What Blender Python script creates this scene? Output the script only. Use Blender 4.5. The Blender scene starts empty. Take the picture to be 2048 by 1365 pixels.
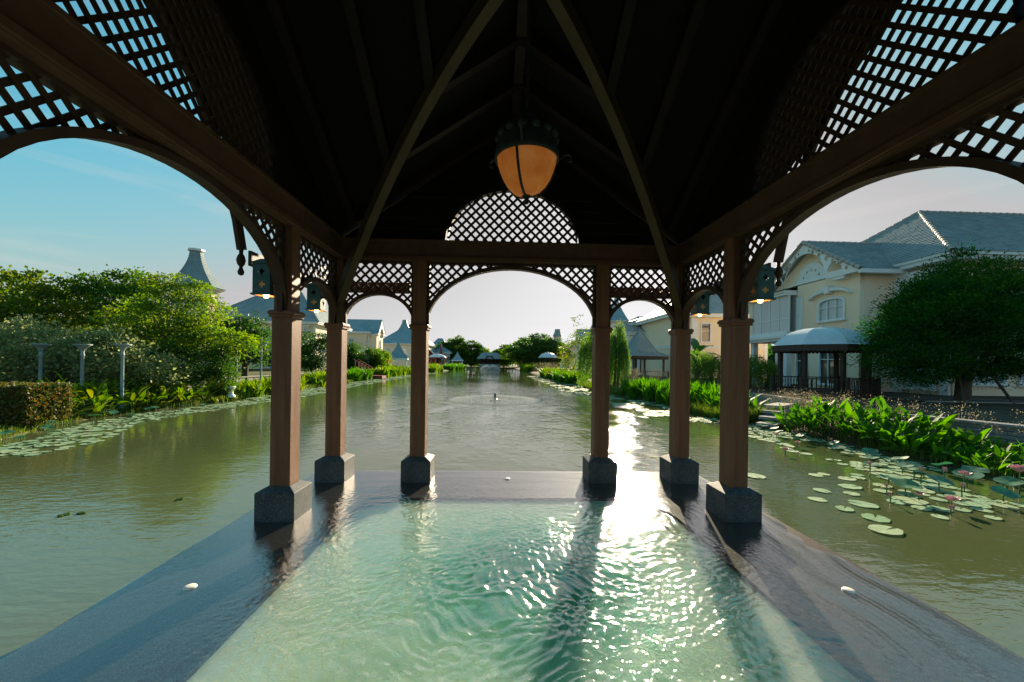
import bpy, math, random
import numpy as np
from mathutils import Vector, Matrix
D = bpy.data
SC = bpy.context.scene
COL = SC.collection
rad = math.radians
random.seed(7)
RNG = np.random.default_rng(7)

# ---------------------------------------------------------------- camera, sky, sun, exposure
cam = D.cameras.new('camera')
cam.sensor_width = 36.0
cam.lens = 796.0 / 2048.0 * 36.0
cam.shift_y = 43.6 / 2048.0
cam.clip_start = 0.05
cam.clip_end = 3000.0
cam_o = D.objects.new('camera', cam)
COL.objects.link(cam_o)
yaw, roll = 0.0349, 0.0140
fwd = Vector((math.sin(yaw), math.cos(yaw), 0))
rgt = Vector((math.cos(yaw), -math.sin(yaw), 0))
up = Vector((0, 0, 1))
r2 = rgt * math.cos(roll) + up * math.sin(roll)
u2 = up * math.cos(roll) - rgt * math.sin(roll)
cam_o.matrix_world = Matrix((r2, u2, -fwd)).transposed().to_4x4()
cam_o.location = (-0.177, 0.0, 1.6045)
SC.camera = cam_o

SUN_AZ, SUN_EL = rad(17.8), rad(17.6)
world = D.worlds.new('World')
SC.world = world
world.use_nodes = True
wn, wl = world.node_tree.nodes, world.node_tree.links
wn.clear()
wout = wn.new('ShaderNodeOutputWorld')
wbg = wn.new('ShaderNodeBackground')
sky = wn.new('ShaderNodeTexSky')
sky.sky_type = 'NISHITA'
sky.sun_disc = False
sky.sun_elevation = SUN_EL
sky.sun_rotation = SUN_AZ
sky.air_density = 1.0
sky.dust_density = 0.7
sky.ozone_density = 2.0
SKY_K = 0.20
def vmath(op, a=None, b=None, va=None, vb=None):
    n = wn.new('ShaderNodeVectorMath')
    n.operation = op
    if a is not None: wl.new(a, n.inputs[0])
    if b is not None: wl.new(b, n.inputs[1])
    if va is not None: n.inputs[0].default_value = va
    if vb is not None: n.inputs[1].default_value = vb
    return n.outputs[0]
# photographic shoulder over the whole sky dome, by brightness: c / (1 + k lum), cool in the deep sky, neutral in the bright haze
bw = wn.new('ShaderNodeRGBToBW')
wl.new(sky.outputs[0], bw.inputs[0])
mm = wn.new('ShaderNodeMath'); mm.operation = 'MULTIPLY_ADD'
wl.new(bw.outputs[0], mm.inputs[0]); mm.inputs[1].default_value = SKY_K; mm.inputs[2].default_value = 1.0
sk = vmath('DIVIDE', sky.outputs[0], mm.outputs[0])
mr = wn.new('ShaderNodeMapRange')
wl.new(bw.outputs[0], mr.inputs[0]); mr.inputs[1].default_value = 2.3; mr.inputs[2].default_value = 5.0
gq = wn.new('ShaderNodeMath'); gq.operation = 'DIVIDE'
wl.new(bw.outputs[0], gq.inputs[0]); wl.new(mm.outputs[0], gq.inputs[1])
neutral = vmath('MULTIPLY', gq.outputs[0], vb=(0.68, 0.67, 0.68))
cool = vmath('MULTIPLY', sk, vb=(0.50, 0.97, 0.80))
tm = wn.new('ShaderNodeMix'); tm.data_type = 'RGBA'
wl.new(mr.outputs[0], tm.inputs[0])
wl.new(cool, tm.inputs[6]); wl.new(neutral, tm.inputs[7])
tint = tm.outputs[2]
# thin streaks of high cloud
tc = wn.new('ShaderNodeTexCoord')
mp = wn.new('ShaderNodeMapping')
mp.inputs['Rotation'].default_value = (rad(8), rad(-14), rad(30))
mp.inputs['Scale'].default_value = (1.3, 1.0, 11.0)
wl.new(tc.outputs['Generated'], mp.inputs['Vector'])
nz = wn.new('ShaderNodeTexNoise')
nz.inputs['Scale'].default_value = 1.7
nz.inputs['Detail'].default_value = 6
nz.inputs['Roughness'].default_value = 0.55
nz.inputs['Distortion'].default_value = 0.5
wl.new(mp.outputs[0], nz.inputs['Vector'])
cr = wn.new('ShaderNodeValToRGB')
cr.color_ramp.elements[0].position = 0.53
cr.color_ramp.elements[1].position = 0.80
cr.color_ramp.elements[1].color = (0.42, 0.42, 0.42, 1)
wl.new(nz.outputs[0], cr.inputs[0])
mx = wn.new('ShaderNodeMix')
mx.data_type = 'RGBA'
wl.new(cr.outputs[0], mx.inputs[0])
wl.new(tint, mx.inputs[6])
mx.inputs[7].default_value = (2.3, 2.2, 2.0, 1)
wl.new(mx.outputs[2], wbg.inputs[0])
wbg.inputs[1].default_value = 0.115
wl.new(wbg.outputs[0], wout.inputs[0])

sun = D.lights.new('sun', 'SUN')
sun.energy = 5.0
sun.angle = rad(0.55)
sun.color = (1.0, 0.82, 0.58)
sun_o = D.objects.new('sun', sun)
COL.objects.link(sun_o)
sdir = Vector((math.sin(SUN_AZ) * math.cos(SUN_EL), math.cos(SUN_AZ) * math.cos(SUN_EL), math.sin(SUN_EL)))
sun_o.rotation_euler = (-sdir).to_track_quat('-Z', 'Y').to_euler()
sun_o.location = sdir * 60

SC.view_settings.view_transform = 'Standard'
SC.view_settings.look = 'None'
SC.view_settings.gamma = 1.0
SC.view_settings.use_curve_mapping = False
SC.view_settings.exposure = 1.5
SC.cycles.max_bounces = 8
SC.cycles.transparent_max_bounces = 12
SC.cycles.use_denoising = True

# ---------------------------------------------------------------- materials
def new_mat(name):
    m = D.materials.new(name)
    m.use_nodes = True
    return m, m.node_tree.nodes, m.node_tree.links, m.node_tree.nodes['Principled BSDF']

def coords(n, l, scale=(1, 1, 1), kind='Object', rot=(0, 0, 0)):
    t = n.new('ShaderNodeTexCoord')
    p = n.new('ShaderNodeMapping')
    p.inputs['Scale'].default_value = scale
    p.inputs['Rotation'].default_value = rot
    l.new(t.outputs[kind], p.inputs[0])
    return p.outputs[0]

def noise(n, l, vec, scale, detail=4, rough=0.55, dist=0.0):
    t = n.new('ShaderNodeTexNoise')
    t.inputs['Scale'].default_value = scale
    t.inputs['Detail'].default_value = detail
    t.inputs['Roughness'].default_value = rough
    t.inputs['Distortion'].default_value = dist
    l.new(vec, t.inputs['Vector'])
    return t.outputs[0]

def ramp(n, l, fac, stops):
    r = n.new('ShaderNodeValToRGB')
    e = r.color_ramp.elements
    while len(e) < len(stops): e.new(0.5)
    for k, (p, c) in enumerate(stops):
        e[k].position = p
        e[k].color = (*c, 1) if len(c) == 3 else c
    l.new(fac, r.inputs[0])
    return r.outputs[0]

def bump(n, l, h, strength, dist=0.02, normal=None):
    b = n.new('ShaderNodeBump')
    b.inputs['Strength'].default_value = strength
    b.inputs['Distance'].default_value = dist
    l.new(h, b.inputs['Height'])
    if normal is not None: l.new(normal, b.inputs['Normal'])
    return b.outputs[0]

def surf(name, c1, c2, rough=0.6, scale=4.0, stretch=(1, 1, 1), bstr=0.2, bscale=60.0, bdist=0.004, spec=0.15, detail=5, metal=0.0):
    m, n, l, b = new_mat(name)
    v = coords(n, l, stretch)
    f = noise(n, l, v, scale, detail, 0.6)
    l.new(ramp(n, l, f, [(0.3, c1), (0.72, c2)]), b.inputs['Base Color'])
    b.inputs['Roughness'].default_value = rough
    b.inputs['Specular IOR Level'].default_value = spec
    b.inputs['Metallic'].default_value = metal
    if bstr:
        l.new(bump(n, l, noise(n, l, v, bscale, 3), bstr, bdist), b.inputs['Normal'])
    return m

M = {}
M['column'] = surf('column_paint', (0.108, 0.052, 0.028), (0.185, 0.094, 0.053), 0.5, 4, (4, 4, .35), .35, 40)
M['beam'] = surf('beam_wood', (0.075, 0.042, 0.026), (0.11, 0.062, 0.039), 0.5, 3, (2, 2, 2), .15, 40)
M['lattice'] = surf('lattice_wood', (0.042, 0.025, 0.017), (0.065, 0.039, 0.026), 0.55, 3, (2, 2, 2), .15, 40)
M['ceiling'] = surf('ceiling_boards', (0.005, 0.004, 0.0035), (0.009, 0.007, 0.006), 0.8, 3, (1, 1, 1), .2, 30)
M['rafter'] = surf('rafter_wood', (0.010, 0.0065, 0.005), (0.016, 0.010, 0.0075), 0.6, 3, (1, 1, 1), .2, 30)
M['rib'] = surf('rib_wood', (0.06, 0.042, 0.022), (0.085, 0.06, 0.033), 0.55, 3, (1, 1, 1), .2, 30)
M['white'] = surf('white_paint', (0.70, 0.73, 0.72), (0.80, 0.82, 0.80), 0.5, 1.5, (1, 1, 1), .1, 30)
M['cream'] = surf('cream_render', (0.87, 0.66, 0.46), (0.95, 0.77, 0.58), 0.8, 0.7, (1, 1, .45), .2, 80)
M['cream2'] = surf('pale_render', (0.80, 0.67, 0.48), (0.85, 0.72, 0.53), 0.8, 0.8, (1, 1, 1), .2, 80)
M['roof'] = surf('slate_tile', (0.19, 0.25, 0.265), (0.29, 0.35, 0.355), 0.55, 1.1, (1, 1, 1), .2, 30)
M['roofblue'] = surf('blue_slate_tile', (0.17, 0.29, 0.33), (0.25, 0.38, 0.42), 0.55, .6, (1, 1, 1), .2, 30)
M['ridge'] = surf('ridge_tile', (0.30, 0.29, 0.26), (0.42, 0.40, 0.36), 0.6, 2)
M['dome'] = surf('dome_sheet', (0.48, 0.58, 0.62), (0.60, 0.68, 0.71), 0.42, 2.2, (1, 1, 1), .2, 25)
M['gazwood'] = surf('gazebo_wood', (0.05, 0.036, 0.028), (0.085, 0.062, 0.048), 0.6, 4)
M['redwood'] = surf('red_wood', (0.17, 0.042, 0.03), (0.23, 0.06, 0.045), 0.6, 2)
M['bark'] = surf('bark', (0.06, 0.047, 0.034), (0.13, 0.105, 0.08), 0.85, 5, (1, 1, .3), .6, 18, .02)
M['palebark'] = surf('pale_bark', (0.14, 0.11, 0.085), (0.24, 0.2, 0.16), 0.85, 5, (1, 1, .3), .5, 18, .02)
M['post'] = surf('painted_post', (0.20, 0.255, 0.265), (0.31, 0.37, 0.37), 0.5, 6, (1, 1, .4), .2, 30)
M['stonewall'] = surf('grey_stone', (0.17, 0.19, 0.20), (0.25, 0.27, 0.27), 0.8, 2.2, (1, 1, 1), .4, 25)
M['concrete'] = surf('concrete', (0.22, 0.215, 0.2), (0.33, 0.32, 0.30), 0.85, 1.2, (1, 1, 1), .3, 25)
M['soil'] = surf('soil', (0.045, 0.035, 0.022), (0.10, 0.08, 0.05), 0.95, 1.5, (1, 1, 1), .6, 12, .03)
M['turf'] = surf('turf', (0.055, 0.085, 0.02), (0.13, 0.12, 0.045), 0.95, 0.9, (1, 1, 1), .8, 25, .03)
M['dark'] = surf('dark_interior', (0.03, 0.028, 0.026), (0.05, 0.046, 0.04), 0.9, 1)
M['curtain'] = surf('curtain_cloth', (0.35, 0.38, 0.36), (0.55, 0.58, 0.55), 0.9, 3, (8, 8, .2), .1, 10)
M['patina'] = surf('green_patina', (0.022, 0.07, 0.075), (0.05, 0.125, 0.125), 0.5, 9, (1, 1, 1), .4, 40, .003)
M['iron'] = surf('dark_bronze', (0.012, 0.018, 0.018), (0.03, 0.04, 0.036), 0.5, 12, (1, 1, 1), .5, 30, .006)
M['disc'] = surf('white_stone', (0.62, 0.60, 0.55), (0.78, 0.76, 0.70), 0.45, 20, (1, 1, 1), .2, 60)
M['pink'] = surf('lotus_petal', (0.62, 0.33, 0.36), (0.72, 0.46, 0.47), 0.6, 6)
M['cushion'] = surf('red_cloth', (0.5, 0.08, 0.09), (0.62, 0.13, 0.13), 0.9, 8)
M['cushionblue'] = surf('blue_cloth', (0.2, 0.32, 0.42), (0.3, 0.42, 0.5), 0.9, 8)
M['metalgrey'] = surf('grey_metal', (0.1, 0.1, 0.1), (0.16, 0.16, 0.15), 0.4, 8)

def granite():
    m, n, l, b = new_mat('dark_granite')
    v = coords(n, l)
    t = n.new('ShaderNodeTexVoronoi')
    t.inputs['Scale'].default_value = 210
    l.new(v, t.inputs['Vector'])
    f1 = ramp(n, l, t.outputs['Color'], [(0.0, (0.016, 0.028, 0.036)), (0.62, (0.045, 0.062, 0.072)), (0.9, (0.20, 0.22, 0.22))])
    f2 = ramp(n, l, noise(n, l, v, 5, 4), [(0.3, (0.55, 0.6, 0.65)), (0.7, (1.1, 1.1, 1.05))])
    mxx = n.new('ShaderNodeMix'); mxx.data_type = 'RGBA'; mxx.blend_type = 'MULTIPLY'
    mxx.inputs[0].default_value = 1
    l.new(f1, mxx.inputs[6]); l.new(f2, mxx.inputs[7])
    l.new(mxx.outputs[2], b.inputs['Base Color'])
    b.inputs['Roughness'].default_value = 0.6
    b.inputs['Specular IOR Level'].default_value = 0.25
    l.new(bump(n, l, noise(n, l, v, 150, 2), .15, .002), b.inputs['Normal'])
    return m
M['granite'] = granite()

def deck_mat():
    m, n, l, b = new_mat('wet_granite')
    v = coords(n, l)
    t = n.new('ShaderNodeTexVoronoi')
    t.inputs['Scale'].default_value = 240
    l.new(v, t.inputs['Vector'])
    f1 = ramp(n, l, t.outputs['Color'], [(0.0, (0.018, 0.0155, 0.0145)), (0.7, (0.036, 0.031, 0.029)), (0.93, (0.13, 0.118, 0.11))])
    l.new(f1, b.inputs['Base Color'])
    b.inputs['Roughness'].default_value = 0.6
    b.inputs['Specular IOR Level'].default_value = 0.06
    return m
M['deck'] = deck_mat()

def film_mat():
    # moving clear water: see-through from above, mirror-like at a slant
    m, n, l, b = new_mat('clear_moving_water')
    n.remove(b)
    out = n['Material Output']
    tr = n.new('ShaderNodeBsdfTransparent'); tr.inputs[0].default_value = (0.94, 0.97, 0.96, 1)
    gl = n.new('ShaderNodeBsdfGlossy'); gl.inputs['Roughness'].default_value = 0.03
    lw = n.new('ShaderNodeLayerWeight')
    pw = n.new('ShaderNodeMath'); pw.operation = 'POWER'; pw.inputs[1].default_value = 2.5
    l.new(lw.outputs['Facing'], pw.inputs[0])
    fr = n.new('ShaderNodeMath'); fr.operation = 'MULTIPLY_ADD'; fr.inputs[1].default_value = .90; fr.inputs[2].default_value = .10
    l.new(pw.outputs[0], fr.inputs[0])
    mix = n.new('ShaderNodeMixShader')
    v = coords(n, l)
    h1 = noise(n, l, v, 24, 5, 0.65, 1.8)
    h2 = noise(n, l, v, 75, 3, 0.55, .6)
    nb = bump(n, l, h1, .16, .012)
    nb = bump(n, l, h2, .10, .004, nb)
    l.new(nb, gl.inputs['Normal']); l.new(nb, lw.inputs['Normal'])
    l.new(fr.outputs[0], mix.inputs[0]); l.new(tr.outputs[0], mix.inputs[1]); l.new(gl.outputs[0], mix.inputs[2])
    l.new(mix.outputs[0], out.inputs[0])
    return m
M['film'] = film_mat()

def pool_mat():
    # pale tiled benches round the rim show through the shallow milky water, the deep middle is darker
    m, n, l, b = new_mat('pool_water')
    v = coords(n, l)
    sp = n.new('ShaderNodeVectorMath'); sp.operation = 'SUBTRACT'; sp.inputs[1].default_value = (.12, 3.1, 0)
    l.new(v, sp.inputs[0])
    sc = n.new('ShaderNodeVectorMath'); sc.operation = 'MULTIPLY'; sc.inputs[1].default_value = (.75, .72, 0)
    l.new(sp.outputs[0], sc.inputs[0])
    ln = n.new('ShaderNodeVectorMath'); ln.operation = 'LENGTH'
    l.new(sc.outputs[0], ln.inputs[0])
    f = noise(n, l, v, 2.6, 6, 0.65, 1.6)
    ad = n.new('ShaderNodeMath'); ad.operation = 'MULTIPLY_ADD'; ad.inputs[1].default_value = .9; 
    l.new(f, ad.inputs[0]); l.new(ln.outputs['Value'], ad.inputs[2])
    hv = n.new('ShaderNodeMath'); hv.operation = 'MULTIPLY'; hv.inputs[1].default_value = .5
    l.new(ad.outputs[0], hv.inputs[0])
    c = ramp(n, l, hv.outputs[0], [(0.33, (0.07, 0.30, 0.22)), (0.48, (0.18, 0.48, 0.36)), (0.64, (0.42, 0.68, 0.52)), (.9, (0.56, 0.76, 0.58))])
    l.new(c, b.inputs['Base Color'])
    b.inputs['Roughness'].default_value = 0.6
    b.inputs['Specular IOR Level'].default_value = 0.0
    b.subsurface_method = 'BURLEY'
    b.inputs['Subsurface Weight'].default_value = .85
    b.inputs['Subsurface Radius'].default_value = (.5, 1.0, .8)
    b.inputs['Subsurface Scale'].default_value = .6
    h = noise(n, l, v, 17, 6, 0.66, 2.6)
    h2 = noise(n, l, v, 42, 4, 0.6, 1.2)
    nb = bump(n, l, h, .8, .05)
    l.new(nb, b.inputs['Normal'])
    return m
M['pool'] = pool_mat()

def lake_mat():
    m, n, l, b = new_mat('pond_water')
    v = coords(n, l, (1, 1, 1))
    f = noise(n, l, v, 0.16, 4)
    l.new(ramp(n, l, f, [(0.3, (0.068, 0.088, 0.034)), (0.7, (0.094, 0.112, 0.048))]), b.inputs['Base Color'])
    b.inputs['Roughness'].default_value = 0.015
    b.inputs['IOR'].default_value = 2.0
    v2 = coords(n, l, (1.0, 2.6, 1), 'Object', (0, 0, rad(12)))
    h1 = noise(n, l, v2, 1.5, 3, .5, .6)
    h2 = noise(n, l, v2, 5.2, 3, .5, .3)
    h3 = noise(n, l, coords(n, l, (1.0, 1.25, 1)), 3.6, 3, .5, .4)
    gust = ramp(n, l, noise(n, l, coords(n, l, (1, .7, 1)), 1.1, 3, .6), [(.40, (.12, .12, .12)), (.56, (1, 1, 1))])
    mask = ramp(n, l, noise(n, l, v, .13, 3), [(.38, (.15, .15, .15)), (.62, (1, 1, 1))])
    mul = n.new('ShaderNodeMath'); mul.operation = 'MULTIPLY'
    l.new(h2, mul.inputs[0]); l.new(mask, mul.inputs[1])
    # the fountains stir up the water round them
    sp = n.new('ShaderNodeVectorMath'); sp.operation = 'SUBTRACT'; sp.inputs[1].default_value = (.6, 20.7, 0)
    l.new(v, sp.inputs[0])
    sc = n.new('ShaderNodeVectorMath'); sc.operation = 'MULTIPLY'; sc.inputs[1].default_value = (1.5, .62, 0)
    l.new(sp.outputs[0], sc.inputs[0])
    ln = n.new('ShaderNodeVectorMath'); ln.operation = 'LENGTH'
    l.new(sc.outputs[0], ln.inputs[0])
    stir = n.new('ShaderNodeMapRange'); stir.interpolation_type = 'SMOOTHSTEP'
    l.new(ln.outputs['Value'], stir.inputs[0])
    stir.inputs[1].default_value = 3; stir.inputs[2].default_value = 11; stir.inputs[3].default_value = 1; stir.inputs[4].default_value = 0.06
    m3 = n.new('ShaderNodeMath'); m3.operation = 'MULTIPLY'
    m4 = n.new('ShaderNodeMath'); m4.operation = 'MULTIPLY'
    l.new(stir.outputs[0], m4.inputs[0]); l.new(gust, m4.inputs[1])
    l.new(h3, m3.inputs[0]); l.new(m4.outputs[0], m3.inputs[1])
    nb = bump(n, l, h1, .085, .06)
    nb = bump(n, l, mul.outputs[0], .20, .03, nb)
    nb = bump(n, l, m3.outputs[0], .8, .06, nb)
    l.new(nb, b.inputs['Normal'])
    return m
M['lake'] = lake_mat()

def glass_mat(name, c, rough=.06):
    m, n, l, b = new_mat(name)
    v = coords(n, l, (6, 6, .15))
    f = noise(n, l, v, 1.5, 3)
    l.new(ramp(n, l, f, [(.3, tuple(x * .75 for x in c)), (.7, c)]), b.inputs['Base Color'])
    b.inputs['Roughness'].default_value = rough
    b.inputs['IOR'].default_value = 1.6
    b.inputs['Coat Weight'].default_value = .4
    b.inputs['Coat Roughness'].default_value = .03
    return m
M['pane'] = glass_mat('curtained_glass', (0.42, 0.54, 0.54))
M['panedark'] = glass_mat('dark_glass', (0.05, 0.06, 0.055))

def leaf_mat(name, cols, trans=.4, rough=.5, spec=.3, clumps=False):
    m, n, l, b = new_mat(name)
    g = n.new('ShaderNodeNewGeometry')
    oi = n.new('ShaderNodeObjectInfo')
    ad = n.new('ShaderNodeMath'); ad.operation = 'ADD'
    l.new(g.outputs['Random Per Island'], ad.inputs[0]); l.new(oi.outputs['Random'], ad.inputs[1])
    fr = n.new('ShaderNodeMath'); fr.operation = 'FRACT'
    l.new(ad.outputs[0], fr.inputs[0])
    k = len(cols)
    if clumps:                      # every branch end has its own shade of green
        at = n.new('ShaderNodeAttribute'); at.attribute_name = 'tone'
        h_ = n.new('ShaderNodeMath'); h_.operation = 'MULTIPLY'; h_.inputs[1].default_value = .4
        l.new(fr.outputs[0], h_.inputs[0])
        fr = n.new('ShaderNodeMath'); fr.operation = 'MULTIPLY_ADD'; fr.inputs[1].default_value = .6
        l.new(at.outputs['Fac'], fr.inputs[0]); l.new(h_.outputs[0], fr.inputs[2])
    c = ramp(n, l, fr.outputs[0], [(i / max(1, k - 1), cols[i]) for i in range(k)])
    l.new(c, b.inputs['Base Color'])
    b.inputs['Roughness'].default_value = rough
    b.inputs['Specular IOR Level'].default_value = spec
    t = n.new('ShaderNodeBsdfTranslucent')
    hsv = n.new('ShaderNodeHueSaturation'); hsv.inputs['Value'].default_value = 1.5; hsv.inputs['Saturation'].default_value = 1.15
    l.new(c, hsv.inputs['Color']); l.new(hsv.outputs[0], t.inputs[0])
    mix = n.new('ShaderNodeMixShader'); mix.inputs[0].default_value = trans
    l.new(b.outputs[0], mix.inputs[1]); l.new(t.outputs[0], mix.inputs[2])
    l.new(mix.outputs[0], n['Material Output'].inputs[0])
    return m
M['leaf_feather'] = leaf_mat('feathery_leaves', [(0.05, 0.12, 0.012), (0.085, 0.165, 0.014), (0.13, 0.20, 0.016), (0.22, 0.25, 0.022)], .55, clumps=True)
M['leaf_gold'] = leaf_mat('golden_green_leaves', [(0.05, 0.10, 0.012), (0.09, 0.15, 0.015), (0.13, 0.17, 0.018), (0.19, 0.18, 0.02)], .5, clumps=True)
M['leaf_mid'] = leaf_mat('mid_green_leaves', [(0.035, 0.095, 0.014), (0.06, 0.13, 0.02), (0.12, 0.18, 0.025)], .5, clumps=True)
M['leaf_dark'] = leaf_mat('dark_green_leaves', [(0.025, 0.07, 0.014), (0.04, 0.10, 0.02), (0.08, 0.14, 0.024)], .4, clumps=True)
M['leaf_grey'] = leaf_mat('grey_green_leaves', [(0.13, 0.17, 0.065), (0.20, 0.24, 0.10), (0.27, 0.29, 0.13)], .5)
M['leaf_conifer'] = leaf_mat('deep_green_needles', [(0.008, 0.045, 0.010), (0.014, 0.075, 0.012), (0.03, 0.115, 0.014), (0.10, 0.19, 0.020)], .35, .6, .12, True)
M['leaf_willow'] = leaf_mat('willow_leaves', [(0.08, 0.17, 0.03), (0.12, 0.23, 0.04), (0.18, 0.25, 0.05)], .55)
M['leaf_hedge'] = leaf_mat('copper_hedge_leaves', [(0.17, 0.085, 0.025), (0.07, 0.10, 0.02), (0.05, 0.095, 0.018), (0.20, 0.12, 0.03)], .3)
M['leaf_yellow'] = leaf_mat('yellow_leaves', [(0.26, 0.24, 0.04), (0.33, 0.28, 0.06), (0.17, 0.19, 0.03)], .4)
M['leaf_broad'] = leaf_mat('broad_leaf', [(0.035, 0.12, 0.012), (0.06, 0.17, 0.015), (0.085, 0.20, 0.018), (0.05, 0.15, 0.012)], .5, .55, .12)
M['leaf_broad_left'] = leaf_mat('broad_leaf_yellow_green', [(0.06, 0.14, 0.012), (0.09, 0.18, 0.014), (0.12, 0.20, 0.018), (0.18, 0.20, 0.022)], .5, .55, .12)  # yellower green than the plain broad leaf
M['leaf_banana'] = leaf_mat('banana_leaf', [(0.06, 0.16, 0.03), (0.09, 0.2, 0.04)], .45, .4, .4)
M['grass'] = leaf_mat('grass_blades', [(0.06, 0.13, 0.014), (0.10, 0.17, 0.02), (0.16, 0.16, 0.04)], .4)
M['seed'] = leaf_mat('dry_seed_heads', [(0.20, 0.17, 0.11), (0.32, 0.28, 0.19), (0.13, 0.12, 0.06)], .3)
M['pad'] = leaf_mat('lily_pad', [(0.20, 0.33, 0.20), (0.26, 0.38, 0.22), (0.31, 0.40, 0.24), (0.17, 0.30, 0.16)], .10, .7, .06)
M['lotus'] = leaf_mat('lotus_leaf', [(0.03, 0.13, 0.085), (0.045, 0.16, 0.095), (0.05, 0.16, 0.05)], .25, .5, .3)
M['drop'] = surf('water_drops', (0.7, 0.68, 0.64), (0.85, 0.83, 0.8), .15, 3, (1, 1, 1), 0)

def emit_mat(name, c, s):
    m, n, l, b = new_mat(name)
    b.inputs['Base Color'].default_value = (*c, 1)
    b.inputs['Emission Color'].default_value = (*c, 1)
    b.inputs['Emission Strength'].default_value = s
    return m
M['bulb'] = emit_mat('lit_bulb', (1.0, 0.66, 0.28), 7)
def amber_mat():
    m, n, l, b = new_mat('amber_glass')
    v = coords(n, l)
    f = noise(n, l, v, 6, 5, .65)
    c = ramp(n, l, f, [(.3, (0.42, 0.105, 0.012)), (.55, (0.50, 0.17, 0.03)), (.75, (0.55, 0.24, 0.07))])
    l.new(c, b.inputs['Base Color'])
    b.inputs['Roughness'].default_value = .3
    l.new(c, b.inputs['Emission Color'])
    b.inputs['Emission Strength'].default_value = .17
    t = n.new('ShaderNodeBsdfTranslucent')
    l.new(c, t.inputs[0])
    mix = n.new('ShaderNodeMixShader'); mix.inputs[0].default_value = .35
    l.new(b.outputs[0], mix.inputs[1]); l.new(t.outputs[0], mix.inputs[2])
    l.new(mix.outputs[0], n['Material Output'].inputs[0])
    return m
M['amber'] = amber_mat()
M['lampinner'] = surf('lantern_lining', (0.62, 0.33, 0.10), (0.72, 0.42, 0.15), .5, 8)

# ---------------------------------------------------------------- object helpers
def link(name, me, parent=None, loc=None, rz=None, mat4=None):
    o = D.objects.new(name, me)
    COL.objects.link(o)
    if parent is not None: o.parent = parent
    if mat4 is not None: o.matrix_local = mat4
    else:
        if loc is not None: o.location = loc
        if rz is not None: o.rotation_euler = (0, 0, rz)
    return o

def tag(o, label=None, cat=None, group=None, kind=None):
    if label: o['label'] = label
    if cat: o['category'] = cat
    if group: o['group'] = group
    if kind: o['kind'] = kind
    return o

def thing(name, label, cat, loc=(0, 0, 0), rz=0.0, group=None):
    o = link(name, None, None, loc, rz)
    o.empty_display_size = .2
    return tag(o, label, cat, group)

def mesh_np(name, V, F, mat, smooth=False):
    me = D.meshes.new(name)
    V = np.asarray(V, dtype=np.float32)
    F = np.asarray(F, dtype=np.int32)
    k = F.shape[1]
    me.vertices.add(len(V)); me.vertices.foreach_set('co', V.ravel())
    me.loops.add(F.size); me.loops.foreach_set('vertex_index', F.ravel())
    me.polygons.add(len(F))
    me.polygons.foreach_set('loop_start', np.arange(0, F.size, k, dtype=np.int32))
    me.polygons.foreach_set('loop_total', np.full(len(F), k, dtype=np.int32))
    if smooth: me.polygons.foreach_set('use_smooth', np.ones(len(F), dtype=bool))
    me.update(calc_edges=True)
    me.validate()
    if mat: me.materials.append(mat)
    return me

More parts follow.
